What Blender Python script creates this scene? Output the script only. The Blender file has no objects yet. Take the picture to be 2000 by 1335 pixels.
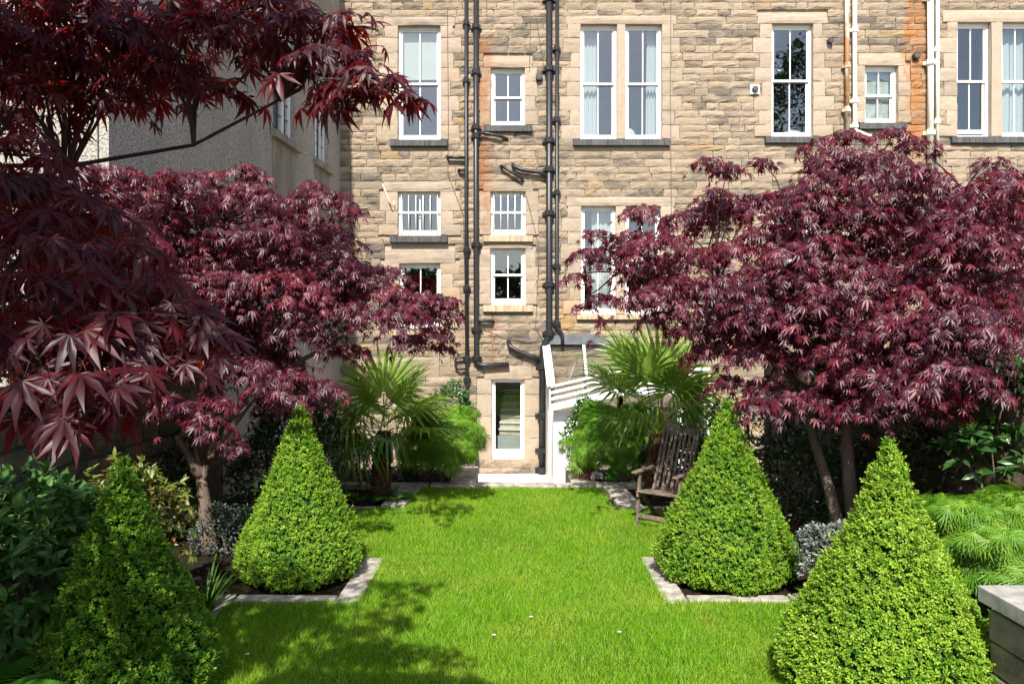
import bpy, math, random
import numpy as np
from mathutils import Vector, Matrix
rad = math.radians
rng = np.random.default_rng(11)
random.seed(11)
sc = bpy.context.scene
col = sc.collection

# ------------------------------------------------------------------ camera
F = 1400.0            # focal length in photo pixels (2000 wide)
EYE = 2.5
cam_d = bpy.data.cameras.new('camera')
cam_d.sensor_width = 36.0
cam_d.lens = 36.0 * F / 2000.0
cam_d.shift_y = -17.5 / 2000.0
cam_d.clip_start = 0.05
cam_d.clip_end = 400
cam = bpy.data.objects.new('camera', cam_d)
cam.location = (0, 0, EYE)
cam.rotation_euler = (rad(90), 0, 0)
col.objects.link(cam)
sc.camera = cam

# ------------------------------------------------------------------ sky, sun, exposure
SUN_EL, SUN_AZ = 47.0, 7.0           # sun behind the camera, a little to the left
world = bpy.data.worlds.new('World'); sc.world = world; world.use_nodes = True
wn = world.node_tree.nodes; wl = world.node_tree.links
bg = wn['Background']
sky = wn.new('ShaderNodeTexSky'); sky.sky_type = 'NISHITA'; sky.sun_disc = False
sky.sun_elevation = rad(SUN_EL); sky.sun_rotation = rad(180 + SUN_AZ)
sky.air_density = 1.0; sky.dust_density = 1.5
wl.new(sky.outputs[0], bg.inputs[0]); bg.inputs[1].default_value = 0.115
sd = bpy.data.lights.new('sun', 'SUN'); sd.energy = 4.8; sd.angle = rad(0.53); sd.color = (1.0, 0.95, 0.87)
sun = bpy.data.objects.new('sun', sd); col.objects.link(sun)
S = Vector((-math.sin(rad(SUN_AZ)) * math.cos(rad(SUN_EL)), -math.cos(rad(SUN_AZ)) * math.cos(rad(SUN_EL)), math.sin(rad(SUN_EL))))
sun.rotation_euler = S.to_track_quat('Z', 'Y').to_euler(); sun.location = S * 40
sc.view_settings.view_transform = 'Standard'; sc.view_settings.look = 'None'
sc.view_settings.gamma = 1.0; sc.view_settings.exposure = 0.88
sc.view_settings.use_curve_mapping = False
sc.render.engine = 'CYCLES'
sc.cycles.max_bounces = 7; sc.cycles.diffuse_bounces = 3; sc.cycles.glossy_bounces = 3
sc.cycles.transmission_bounces = 5; sc.cycles.transparent_max_bounces = 10
sc.cycles.use_denoising = True
sc.cycles.caustics_reflective = False; sc.cycles.caustics_refractive = False

def P(px, py, d):
    return np.array([(px - 1000.0) / F * d, d, EYE - (py - 650.0) / F * d])

# ------------------------------------------------------------------ materials
def new_mat(name):
    m = bpy.data.materials.new(name); m.use_nodes = True
    nt = m.node_tree; nt.nodes.clear()
    out = nt.nodes.new('ShaderNodeOutputMaterial')
    return m, nt, out
class N:
    """small node helper"""
    def __init__(s, nt): s.nt = nt
    def n(s, t, **kw):
        o = s.nt.nodes.new(t)
        for k, v in kw.items(): setattr(o, k, v)
        return o
    def l(s, a, b): s.nt.links.new(a, b)
    def pos(s, scale=(1, 1, 1)):
        g = s.n('ShaderNodeNewGeometry'); m = s.n('ShaderNodeMapping'); m.inputs['Scale'].default_value = scale
        s.l(g.outputs['Position'], m.inputs['Vector']); return m.outputs[0]
    def noise(s, scale, detail=4, vec=None, rough=0.55):
        o = s.n('ShaderNodeTexNoise'); o.inputs['Scale'].default_value = scale
        o.inputs['Detail'].default_value = detail; o.inputs['Roughness'].default_value = rough
        if vec is None: vec = s.pos()
        s.l(vec, o.inputs['Vector']); return o.outputs['Fac']
    def ramp(s, fac, stops):
        o = s.n('ShaderNodeValToRGB'); e = o.color_ramp.elements
        while len(e) < len(stops): e.new(0.5)
        for el, (p, c) in zip(e, stops):
            el.position = p; el.color = (c, c, c, 1) if not isinstance(c, tuple) else (c[0], c[1], c[2], 1)
        s.l(fac, o.inputs[0]); return o.outputs[0]
    def mix(s, fac, a, b, mode='MIX'):
        o = s.n('ShaderNodeMix', data_type='RGBA', blend_type=mode)
        for v, i in ((fac, 0), (a, 6), (b, 7)):
            if hasattr(v, 'is_linked') or hasattr(v, 'links'): s.l(v, o.inputs[i])
            elif isinstance(v, tuple): o.inputs[i].default_value = (v[0], v[1], v[2], 1)
            else: o.inputs[i].default_value = v
        return o.outputs[2]
    def math(s, op, a, b=0.0, clamp=False):
        o = s.n('ShaderNodeMath', operation=op, use_clamp=clamp)
        for v, i in ((a, 0), (b, 1)):
            if hasattr(v, 'links'): s.l(v, o.inputs[i])
            else: o.inputs[i].default_value = v
        return o.outputs[0]
    def attr(s, name):
        o = s.n('ShaderNodeAttribute'); o.attribute_name = name; return o
    def bump(s, h, strength=0.3, dist=0.02):
        o = s.n('ShaderNodeBump'); o.inputs['Strength'].default_value = strength; o.inputs['Distance'].default_value = dist
        s.l(h, o.inputs['Height']); return o.outputs[0]
    def prin(s, color, rough=0.7, normal=None, spec=0.4, metal=0.0):
        o = s.n('ShaderNodeBsdfPrincipled')
        if hasattr(color, 'links'): s.l(color, o.inputs['Base Color'])
        else: o.inputs['Base Color'].default_value = (*color, 1)
        if hasattr(rough, 'links'): s.l(rough, o.inputs['Roughness'])
        else: o.inputs['Roughness'].default_value = rough
        o.inputs['Specular IOR Level'].default_value = spec; o.inputs['Metallic'].default_value = metal
        if normal is not None: s.l(normal, o.inputs['Normal'])
        return o.outputs[0]

def leaf_mat(name, c0, c1, c2, trans, tfac=0.25, rough=0.45, spec=0.5):
    """c0..c2 over the 'tint' attribute; trans = colour of the light that passes through"""
    m, nt, out = new_mat(name); h = N(nt)
    t = h.attr('tint').outputs['Fac']
    nz = h.noise(60, 2)
    f = h.math('ADD', t, h.math('MULTIPLY', h.math('SUBTRACT', nz, 0.5), 0.35), True)
    c = h.ramp(f, [(0.0, c0), (0.5, c1), (1.0, c2)])
    p = h.prin(c, rough, None, spec)
    tr = h.n('ShaderNodeBsdfTranslucent')
    tc = h.mix(t, trans, c2 if sum(c2) < sum(trans) else trans)
    h.l(tc, tr.inputs[0])
    mx = h.n('ShaderNodeMixShader'); mx.inputs[0].default_value = tfac
    h.l(p, mx.inputs[1]); h.l(tr.outputs[0], mx.inputs[2]); h.l(mx.outputs[0], out.inputs[0])
    return m

def simple_mat(name, color, rough=0.6, spec=0.4, nscale=8.0, var=0.25, bump=0.0, bscale=40.0, metal=0.0, stretch=(1, 1, 1)):
    m, nt, out = new_mat(name); h = N(nt)
    a = h.noise(nscale, 5, h.pos(stretch))
    dark = tuple(x * (1 - var) for x in color); lite = tuple(min(1, x * (1 + var)) for x in color)
    c = h.ramp(a, [(0.3, dark), (0.7, lite)])
    nrm = h.bump(h.noise(bscale, 4, h.pos(stretch)), bump, 0.01) if bump > 0 else None
    h.l(h.prin(c, rough, nrm, spec, metal), out.inputs[0]); return m

def stone_mat(name, base, pink, dark, speck=0.0, rel=0.5, weather=1.0, stains=True):
    m, nt, out = new_mat(name); h = N(nt)
    t = h.attr('tint').outputs['Fac']
    c = h.ramp(t, [(0.0, tuple(x * 0.74 for x in base)), (0.35, base), (0.6, tuple(min(1, x * 1.13) for x in base)), (0.85, pink), (1.0, (base[0] * 1.0, base[1] * 0.86, base[2] * 0.6))])
    n1 = h.noise(9, 6); c = h.mix(h.ramp(n1, [(0.3, 0.0), (0.75, 0.55)]), c, tuple(x * 0.7 for x in base))
    # dark weathered crusts, stretched along the beds
    n2 = h.noise(3.2, 6, h.pos((0.55, 1, 1.6)), 0.65)
    soot = h.ramp(h.math('ADD', n2, h.math('MULTIPLY', h.attr('soot').outputs['Fac'], 0.34)), [(0.62, 0.0), (0.80, 0.8 * weather)])
    c = h.mix(soot, c, dark)
    n3 = h.noise(85, 3); c = h.mix(h.math('MULTIPLY', h.ramp(n3, [(0.42, 0.0), (0.66, 1.0)]), 0.42), c, tuple(x * 0.5 for x in base))
    if stains:      # rust that has run down beside the leaking pipes, broken up by noise
        g = h.n('ShaderNodeNewGeometry'); sx = h.n('ShaderNodeSeparateXYZ'); h.l(g.outputs['Position'], sx.inputs[0])
        nn = h.noise(3.6, 6, h.pos((1.3, 1, 0.8)), 0.65)
        def band(x0, x1, z0, z1, amt, soft=0.12):
            wob = h.math('MULTIPLY', h.math('SUBTRACT', nn, 0.5), 0.9)
            xx = h.math('ADD', sx.outputs[0], wob); zz = h.math('ADD', sx.outputs[2], h.math('MULTIPLY', wob, 2.0))
            def sm(v, a, b):
                o = h.n('ShaderNodeMapRange', interpolation_type='SMOOTHSTEP'); h.l(v, o.inputs[0])
                o.inputs[1].default_value = a; o.inputs[2].default_value = b; return o.outputs[0]
            k = h.math('MULTIPLY', sm(xx, x0 - soft, x0 + soft), sm(xx, x1 + soft, x1 - soft))
            k = h.math('MULTIPLY', k, h.math('MULTIPLY', sm(zz, z0 - 0.4, z0 + 0.4), sm(zz, z1 + 0.2, z1 - 0.2)))
            return h.math('MULTIPLY', h.math('MULTIPLY', k, h.ramp(nn, [(0.32, 0.25), (0.6, 1.0)])), amt)
        c = h.mix(band(-0.76, -0.46, 5.0, 9.4, 0.8), c, (0.30, 0.125, 0.05))
        c = h.mix(band(9.1, 9.55, 6.4, 12.0, 0.9), c, (0.36, 0.15, 0.045))
        c = h.mix(band(1.1, 1.55, 2.5, 3.3, 0.6), c, (0.44, 0.25, 0.08))
        c = h.mix(band(-0.5, -0.34, 1.5, 2.9, 0.7, 0.06), c, (0.28, 0.13, 0.06))
        c = h.mix(band(0.1, 0.75, 1.6, 2.6, 0.35), c, (0.10, 0.09, 0.085))
    hgt = h.math('ADD', h.noise(22, 6, h.pos((0.7, 1, 1.3)), 0.65), h.math('MULTIPLY', n3, 0.35))
    h.l(h.prin(c, 0.88, h.bump(hgt, rel, 0.03), 0.2), out.inputs[0]); return m

M = {}
M['stone'] = stone_mat('rock faced sandstone', (0.385, 0.305, 0.215), (0.40, 0.30, 0.235), (0.10, 0.092, 0.08), rel=1.0, weather=1.0)
M['dressed'] = stone_mat('dressed sandstone', (0.41, 0.33, 0.245), (0.44, 0.34, 0.275), (0.17, 0.145, 0.115), rel=0.3, weather=0.7)
M['mortar'] = stone_mat('lime mortar', (0.44, 0.36, 0.265), (0.44, 0.36, 0.27), (0.22, 0.18, 0.13), rel=0.35, weather=0.5)
M['sill'] = simple_mat('sooty sill stone', (0.085, 0.085, 0.085), 0.85, 0.2, 6, 0.45, 0.3, 60, stretch=(4, 1, 0.6))
M['lead'] = simple_mat('lead sheet', (0.11, 0.115, 0.125), 0.85, 0.2, 6, 0.3)
M['sill_clean'] = simple_mat('clean sill stone', (0.42, 0.33, 0.22), 0.85, 0.2, 6, 0.35, 0.3, 60, stretch=(3, 1, 0.6))
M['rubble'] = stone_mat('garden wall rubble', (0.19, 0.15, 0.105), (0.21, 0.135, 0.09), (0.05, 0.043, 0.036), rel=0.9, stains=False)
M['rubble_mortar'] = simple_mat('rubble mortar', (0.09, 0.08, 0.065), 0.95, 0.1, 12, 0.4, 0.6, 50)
M['white'] = simple_mat('white window paint', (0.82, 0.82, 0.80), 0.4, 0.5, 5, 0.05)
M['black_iron'] = simple_mat('black painted iron', (0.016, 0.017, 0.02), 0.42, 0.5, 20, 0.4, 0.15, 60)
M['cream_iron'] = simple_mat('cream painted iron', (0.72, 0.68, 0.56), 0.5, 0.4, 6, 0.12, 0.15, 60)
def rusty():
    m, nt, out = new_mat('rusting cream pipe'); h = N(nt)
    f = h.ramp(h.noise(2.4, 5, h.pos((2, 1, 0.8))), [(0.44, 0.0), (0.56, 1.0)])
    c = h.mix(f, (0.72, 0.68, 0.56), (0.36, 0.17, 0.07))
    h.l(h.prin(c, 0.7), out.inputs[0]); return m
M['rusty_iron'] = rusty()
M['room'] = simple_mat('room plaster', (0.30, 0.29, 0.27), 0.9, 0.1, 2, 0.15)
M['dark_room'] = simple_mat('dim room plaster', (0.10, 0.09, 0.085), 0.9, 0.1, 2, 0.25)  # darker copy of the room plaster, dimness put into the colour
M['tile'] = simple_mat('grey wall tile', (0.40, 0.40, 0.38), 0.4, 0.5, 3, 0.1)
M['hall'] = simple_mat('cream hall plaster', (0.80, 0.77, 0.68), 0.9, 0.1, 2, 0.06)
M['stair'] = simple_mat('worn stair stone', (0.55, 0.46, 0.35), 0.8, 0.2, 8, 0.2, 0.2, 50)
M['curtain'] = leaf_mat('thin white curtain', (0.70, 0.73, 0.76), (0.80, 0.82, 0.84), (0.86, 0.87, 0.88), (0.7, 0.7, 0.72), 0.25, 0.9, 0.1)
M['blind'] = simple_mat('pale roller blind', (0.62, 0.62, 0.60), 0.9, 0.1, 3, 0.04)
M['cable'] = simple_mat('grey cable', (0.10, 0.09, 0.08), 0.7)
def harl():
    m, nt, out = new_mat('grey roughcast'); h = N(nt)
    n = h.noise(48, 3, None, 0.7); big = h.noise(0.8, 4, h.pos((1, 1, 0.35)))
    c = h.ramp(n, [(0.36, (0.14, 0.13, 0.115)), (0.5, (0.43, 0.395, 0.34)), (0.66, (0.67, 0.62, 0.54))])
    c = h.mix(h.ramp(big, [(0.40, 0.0), (0.7, 0.45)]), c, (0.20, 0.18, 0.15))
    h.l(h.prin(c, 0.95, h.bump(n, 1.0, 0.03), 0.15), out.inputs[0]); return m
M['harl'] = harl()
M['harl_plain'] = simple_mat('cement band', (0.26, 0.23, 0.18), 0.92, 0.1, 3, 0.3, 0.4, 40, stretch=(1, 1, 0.3))
def glass(name, f0):
    m, nt, out = new_mat(name); h = N(nt)
    fr = h.n('ShaderNodeLayerWeight'); fr.inputs[0].default_value = 0.5
    f = h.math('ADD', h.math('MULTIPLY', h.math('POWER', fr.outputs['Facing'], 5.0), 1.0 - f0), f0, True)
    nz = h.noise(1.6, 2)
    g = h.n('ShaderNodeBsdfGlossy'); g.inputs['Roughness'].default_value = 0.01
    h.l(h.bump(nz, 0.10, 0.05), g.inputs['Normal'])
    t = h.n('ShaderNodeBsdfTransparent'); t.inputs[0].default_value = (0.86, 0.90, 0.89, 1)
    mx = h.n('ShaderNodeMixShader'); h.l(f, mx.inputs[0]); h.l(t.outputs[0], mx.inputs[1]); h.l(g.outputs[0], mx.inputs[2])
    h.l(mx.outputs[0], out.inputs[0]); return m
M['glass'] = glass('window glass', 0.13)
M['clear_glass'] = glass('clear door glass', 0.04)
def lawn_mat():
    m, nt, out = new_mat('mown turf'); h = N(nt)
    a = h.noise(1.4, 4); b = h.noise(90, 3)
    c = h.ramp(a, [(0.35, (0.05, 0.13, 0.008)), (0.6, (0.09, 0.18, 0.012)), (0.8, (0.16, 0.20, 0.03))])
    c = h.mix(h.ramp(b, [(0.35, 0.7), (0.6, 0.0)]), c, (0.012, 0.022, 0.005))
    h.l(h.prin(c, 0.9, h.bump(b, 0.8, 0.03), 0.1), out.inputs[0]); return m
M['turf'] = lawn_mat()
def grass_mat():
    m, nt, out = new_mat('grass blades'); h = N(nt)
    a = h.noise(1.3, 4); t = h.attr('tint').outputs['Fac']
    c = h.ramp(t, [(0.0, (0.08, 0.21, 0.005)), (0.55, (0.175, 0.375, 0.010)), (0.92, (0.28, 0.47, 0.02)), (1.0, (0.40, 0.38, 0.12))])
    c = h.mix(h.ramp(a, [(0.42, 0.0), (0.68, 0.55)]), c, (0.36, 0.44, 0.05))
    p = h.prin(c, 0.5, None, 0.35)
    tr = h.n('ShaderNodeBsdfTranslucent'); tr.inputs[0].default_value = (0.30, 0.58, 0.012, 1)
    mx = h.n('ShaderNodeMixShader'); mx.inputs[0].default_value = 0.38
    h.l(p, mx.inputs[1]); h.l(tr.outputs[0], mx.inputs[2]); h.l(mx.outputs[0], out.inputs[0]); return m
M['grass'] = grass_mat()
M['soil'] = simple_mat('dark garden soil', (0.020, 0.015, 0.010), 0.95, 0.1, 14, 0.5, 0.9, 60)
M['ground'] = simple_mat('lower ground', (0.30, 0.28, 0.25), 0.9, 0.1, 4, 0.2, 0.3, 60)
M['flag'] = simple_mat('weathered flagstone', (0.40, 0.35, 0.30), 0.85, 0.2, 6, 0.35, 0.5, 45)
M['kerb'] = simple_mat('granite kerb', (0.36, 0.325, 0.285), 0.85, 0.2, 9, 0.5, 0.8, 55)
M['pale_flag'] = simple_mat('pale paving', (0.72, 0.69, 0.64), 0.85, 0.2, 6, 0.12, 0.2, 60)
M['coping'] = simple_mat('grey sawn coping', (0.33, 0.315, 0.285), 0.85, 0.2, 9, 0.35, 0.4, 90)
M['pier_stone'] = stone_mat('grey pier stone', (0.32, 0.27, 0.22), (0.34, 0.27, 0.22), (0.12, 0.105, 0.09), rel=0.8, stains=False)
M['bark'] = simple_mat('maple bark', (0.13, 0.095, 0.07), 0.9, 0.2, 10, 0.4, 0.8, 40, stretch=(1, 1, 0.25))
M['twig'] = simple_mat('dark twig', (0.035, 0.018, 0.018), 0.7, 0.3, 20, 0.3)
M['palm_bark'] = simple_mat('fibrous palm trunk', (0.085, 0.045, 0.025), 0.95, 0.1, 20, 0.5, 1.0, 50, stretch=(1, 1, 0.4))
M['teak'] = simple_mat('weathered teak', (0.17, 0.13, 0.10), 0.8, 0.25, 7, 0.45, 0.4, 45, stretch=(1.5, 1.5, 0.5))
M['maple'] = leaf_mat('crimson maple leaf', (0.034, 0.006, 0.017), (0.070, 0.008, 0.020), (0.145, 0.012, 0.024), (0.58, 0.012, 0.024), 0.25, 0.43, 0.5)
M['maple_near'] = leaf_mat('shaded maple leaf', (0.020, 0.006, 0.013), (0.040, 0.005, 0.009), (0.105, 0.007, 0.009), (0.72, 0.022, 0.012), 0.32, 0.45, 0.4)  # darker copy of the maple leaf, the crown's shade put into its colours
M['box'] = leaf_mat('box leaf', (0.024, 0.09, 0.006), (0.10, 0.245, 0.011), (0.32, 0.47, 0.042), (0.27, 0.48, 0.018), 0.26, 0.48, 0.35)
M['box_core'] = simple_mat('box inner hull', (0.012, 0.03, 0.005), 0.95, 0.1, 30, 0.5, 0.8, 60)
M['lace'] = leaf_mat('lace leaf', (0.055, 0.17, 0.012), (0.10, 0.26, 0.016), (0.23, 0.36, 0.03), (0.22, 0.45, 0.02), 0.35, 0.5, 0.35)
M['laurel'] = leaf_mat('glossy green leaf', (0.025, 0.075, 0.018), (0.05, 0.13, 0.028), (0.10, 0.21, 0.045), (0.12, 0.28, 0.02), 0.22, 0.33, 0.6)
M['hedge'] = leaf_mat('hedge leaf', (0.022, 0.075, 0.014), (0.05, 0.14, 0.024), (0.10, 0.22, 0.04), (0.12, 0.28, 0.02), 0.22, 0.5, 0.35)
M['dark_leaf'] = leaf_mat('dark evergreen leaf', (0.014, 0.036, 0.011), (0.027, 0.062, 0.016), (0.06, 0.11, 0.028), (0.06, 0.14, 0.015), 0.18, 0.35, 0.55)
M['grey_leaf'] = leaf_mat('grey variegated leaf', (0.05, 0.07, 0.055), (0.13, 0.16, 0.13), (0.36, 0.38, 0.32), (0.15, 0.2, 0.12), 0.15, 0.5, 0.4)
M['pieris'] = leaf_mat('bronze tipped leaf', (0.06, 0.12, 0.015), (0.15, 0.20, 0.03), (0.25, 0.06, 0.035), (0.30, 0.26, 0.05), 0.25, 0.4, 0.5)
M['palm'] = leaf_mat('fan palm leaf', (0.035, 0.11, 0.018), (0.11, 0.23, 0.03), (0.36, 0.46, 0.09), (0.34, 0.50, 0.04), 0.30, 0.36, 0.7)
M['blade'] = leaf_mat('sword leaf', (0.03, 0.10, 0.010), (0.06, 0.17, 0.014), (0.13, 0.26, 0.02), (0.16, 0.36, 0.02), 0.28, 0.4, 0.5)
M['fern'] = leaf_mat('fern leaf', (0.03, 0.11, 0.012), (0.06, 0.19, 0.016), (0.12, 0.27, 0.03), (0.16, 0.38, 0.02), 0.32, 0.5, 0.35)
M['maroon'] = leaf_mat('maroon leaf', (0.04, 0.008, 0.012), (0.07, 0.014, 0.018), (0.12, 0.03, 0.03), (0.25, 0.03, 0.03), 0.2, 0.4, 0.5)
M['petal'] = leaf_mat('pale petal', (0.45, 0.40, 0.44), (0.62, 0.56, 0.60), (0.75, 0.72, 0.72), (0.6, 0.5, 0.55), 0.3, 0.6, 0.3)
M['dead'] = leaf_mat('dry leaf', (0.14, 0.06, 0.025), (0.2, 0.09, 0.04), (0.26, 0.13, 0.05), (0.3, 0.12, 0.04), 0.2, 0.7, 0.2)

# ------------------------------------------------------------------ mesh helpers
def link(o, parent=None, label=None, cat=None, group=None, kind=None):
    col.objects.link(o)
    if parent is not None: o.parent = parent
    if label: o['label'] = label
    if cat: o['category'] = cat
    if group: o['group'] = group
    if kind: o['kind'] = kind
    return o
def empty(name, loc, label=None, cat=None, group=None, kind=None, parent=None):
    o = bpy.data.objects.new(name, None); o.empty_display_size = 0.2; o.location = loc
    link(o, None, label, cat, group, kind); place(o, parent)
    return o
def wm(o):
    b = Matrix.Translation(o.location)
    return b if o.parent is None else wm(o.parent) @ o.matrix_parent_inverse @ b
def place(o, parent):
    """parent without moving: meshes are built in world space"""
    if parent is not None:
        o.parent = parent; o.matrix_parent_inverse = wm(parent).inverted()
def tri_mesh(name, v, f, tint=None, soot=None, smooth=False):
    v = np.ascontiguousarray(v, np.float32); f = np.ascontiguousarray(f, np.int32)
    me = bpy.data.meshes.new(name); k = f.shape[1]
    me.vertices.add(len(v)); me.vertices.foreach_set('co', v.ravel())
    me.loops.add(f.size); me.loops.foreach_set('vertex_index', f.ravel())
    me.polygons.add(len(f)); me.polygons.foreach_set('loop_start', np.arange(len(f), dtype=np.int32) * k)
    if smooth: me.polygons.foreach_set('use_smooth', np.ones(len(f), bool))
    for nm, a in (('tint', tint), ('soot', soot)):
        if a is not None:
            at = me.attributes.new(nm, 'FLOAT', 'POINT')
            at.data.foreach_set('value', np.broadcast_to(np.asarray(a, np.float32), (len(v),)).copy())
    me.update(calc_edges=True); return me
def obj(name, me, mat, parent=None, label=None, cat=None, group=None, kind=None):
    o = bpy.data.objects.new(name, me)
    if mat is not None and not me.materials: me.materials.append(mat)
    link(o, None, label, cat, group, kind); place(o, parent); return o

class MB:
    """collects quads/polys in world space"""
    def __init__(s): s.v = []; s.f = []
    def add(s, v, f):
        b = len(s.v); s.v += [tuple(map(float, x)) for x in v]; s.f += [tuple(b + i for i in q) for q in f]; return s
    def box(s, x0, x1, y0, y1, z0, z1):
        return s.add([(x0, y0, z0), (x1, y0, z0), (x1, y1, z0), (x0, y1, z0), (x0, y0, z1), (x1, y0, z1), (x1, y1, z1), (x0, y1, z1)],
                     [(0, 3, 2, 1), (4, 5, 6, 7), (0, 1, 5, 4), (1, 2, 6, 5), (2, 3, 7, 6), (3, 0, 4, 7)])
    def bar(s, a, b, w, t, up=(0, 0, 1)):
        """rectangular bar from a to b; w across, t along 'up'"""
        a = Vector(a); b = Vector(b); d = (b - a).normalized(); u = Vector(up)
        x = d.cross(u).normalized(); u = x.cross(d).normalized()
        c = [(-w / 2, -t / 2), (w / 2, -t / 2), (w / 2, t / 2), (-w / 2, t / 2)]
        return s.add([a + x * i + u * j for i, j in c] + [b + x * i + u * j for i, j in c],
                     [(0, 1, 2, 3), (7, 6, 5, 4), (0, 4, 5, 1), (1, 5, 6, 2), (2, 6, 7, 3), (3, 7, 4, 0)])
    def tube(s, pts, r, n=8, caps=True):
        pts = [Vector(p) for p in pts]; R = r if isinstance(r, (list, tuple)) else [r] * len(pts)
        base = len(s.v); ref = None
        for i, p in enumerate(pts):
            d = (pts[min(i + 1, len(pts) - 1)] - pts[max(i - 1, 0)]).normalized()
            if ref is None: ref = Vector((0, 0, 1)) if abs(d.z) < 0.9 else Vector((1, 0, 0))
            x = d.cross(ref).normalized(); y = x.cross(d).normalized(); ref = y
            for k in range(n):
                a = 2 * math.pi * k / n; s.v.append(tuple(p + (x * math.cos(a) + y * math.sin(a)) * R[i]))
        for i in range(len(pts) - 1):
            for k in range(n):
                s.f.append((base + i * n + k, base + (i + 1) * n + k, base + (i + 1) * n + (k + 1) % n, base + i * n + (k + 1) % n))
        if caps:
            s.f.append(tuple(base + k for k in range(n))); s.f.append(tuple(base + (len(pts) - 1) * n + n - 1 - k for k in range(n)))
        return s
    def build(s, name, mat, parent=None, smooth=False, bevel=0.0, tint=None, soot=0.0, **kw):
        me = bpy.data.meshes.new(name); me.from_pydata(s.v, [], s.f); me.update()
        if smooth: me.polygons.foreach_set('use_smooth', np.ones(len(me.polygons), bool))
        if tint is not None:
            for nm, a in (('tint', tint), ('soot', soot)):
                at = me.attributes.new(nm, 'FLOAT', 'POINT'); at.data.foreach_set('value', np.full(len(s.v), a, np.float32))
        o = obj(name, me, mat, parent, **kw)
        if bevel > 0:
            b = o.modifiers.new('bevel', 'BEVEL'); b.width = bevel; b.segments = 2; b.limit_method = 'ANGLE'
        return o

def norm(a): return a / (np.linalg.norm(a, axis=-1, keepdims=True) + 1e-9)
def frames(d, nrm):
    """rotation matrices whose columns are (side, tip direction, face normal)"""
    y = norm(d); x = norm(np.cross(y, nrm)); z = np.cross(x, y)
    return np.stack([x, y, z], axis=-1)
def scatter(bv, bf, pos, R, s, tint):
    """joined copies of one small piece: (vertices, triangles, tint)"""
    n = len(pos); nv = len(bv)
    v = np.einsum('nij,kj->nki', R, bv) * np.asarray(s).reshape(-1, 1, 1) + pos[:, None, :]
    f = bf[None] + (np.arange(n) * nv)[:, None, None]
    return v.reshape(-1, 3), f.reshape(-1, bf.shape[1]), np.repeat(tint, nv)
def rvec(n): return norm(rng.normal(size=(n, 3)))

# --- leaf shapes (tip along +Y, face along +Z, unit length)
def maple_leaf(droop=0.35, seed=0, width=0.11, fine=True):
    r = np.random.default_rng(seed); v = []; f = []
    ang = [0, 31, -31, 64, -64, 106, -106]
    ln = [1.0, 0.95, 0.95, 0.76, 0.76, 0.42, 0.42]
    for a, L in zip(ang, ln):
        a = rad(a + r.normal() * 4); L = L * (1 + r.normal() * 0.06); sw = r.normal() * .05
        d = np.array([math.sin(a), math.cos(a)]); p = np.array([d[1], -d[0]])
        def pt(t, w, dz=0.0):
            q = d * t * L + p * w * L; rr = t * L
            return (q[0], q[1], -droop * rr * rr + dz)
        b = len(v)
        if fine:
            v += [(0, 0, 0), pt(0.27, -width * 0.66), pt(0.27, width * 0.66), pt(0.50, -width), pt(0.50, 0, -0.045), pt(0.50, width), pt(.78, -width * .42 + sw * .5), pt(.78, width * .42 + sw * .5), pt(1.0, sw)]
            f += [(b, b + 1, b + 4), (b, b + 4, b + 2), (b + 1, b + 3, b + 4), (b + 2, b + 4, b + 5), (b + 3, b + 6, b + 4), (b + 4, b + 6, b + 7), (b + 4, b + 7, b + 5), (b + 6, b + 8, b + 7)]
        else:
            v += [(0, 0, 0), pt(0.42, -width), pt(0.45, 0, -0.05), pt(0.42, width), pt(1.0, sw)]
            f += [(b, b + 1, b + 2), (b, b + 2, b + 3), (b + 1, b + 4, b + 2), (b + 2, b + 4, b + 3)]
    if fine: b = len(v); v += [(-0.012, -0.45, 0.06), (0.012, -0.45, 0.06), (0, 0.02, 0.0)]; f += [(b, b + 1, b + 2)]
    return np.array(v), np.array(f)
def oval_leaf(w=0.22, fold=0.06, droop=0.25):
    v = [(0, 0, 0), (-w * 0.8, 0.33, fold), (0, 0.36, -droop * 0.12), (w * 0.8, 0.33, fold), (-w * 0.75, 0.66, fold - droop * 0.42), (0, 0.7, -droop * 0.5), (w * 0.75, 0.66, fold - droop * 0.42), (0, 1.0, -droop)]
    f = [(0, 1, 2), (0, 2, 3), (1, 4, 2), (2, 4, 5), (2, 5, 6), (2, 6, 3), (4, 7, 5), (5, 7, 6)]
    return np.array(v), np.array(f)
def small_leaf(w=0.3):
    return np.array([(0, 0, 0), (-w, 0.5, 0.05), (w, 0.5, 0.05), (0, 1, -0.1)]), np.array([(0, 2, 1), (1, 2, 3)])
def sprig(n=7, seed=3):
    """a short shoot of small paired leaves"""
    r = np.random.default_rng(seed); bv, bf = small_leaf(0.27); vs = []; fs = []
    for i in range(n):
        t = i / (n - 1); a = i * 2.4 + r.normal() * 0.3
        out = np.array([math.cos(a) * (1 - 0.5 * t), 0.35 + 0.75 * t, math.sin(a) * (1 - 0.5 * t)])
        nr = np.array([-math.cos(a), 0.9, -math.sin(a)])
        R = frames(out[None], nr[None])[0]
        b = len(vs) * len(bv); vs.append((R @ bv.T).T * (0.62 - 0.12 * t) + np.array([0, t * 0.62, 0])); fs.append(bf + b)
    return np.concatenate(vs), np.concatenate(fs)
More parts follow.
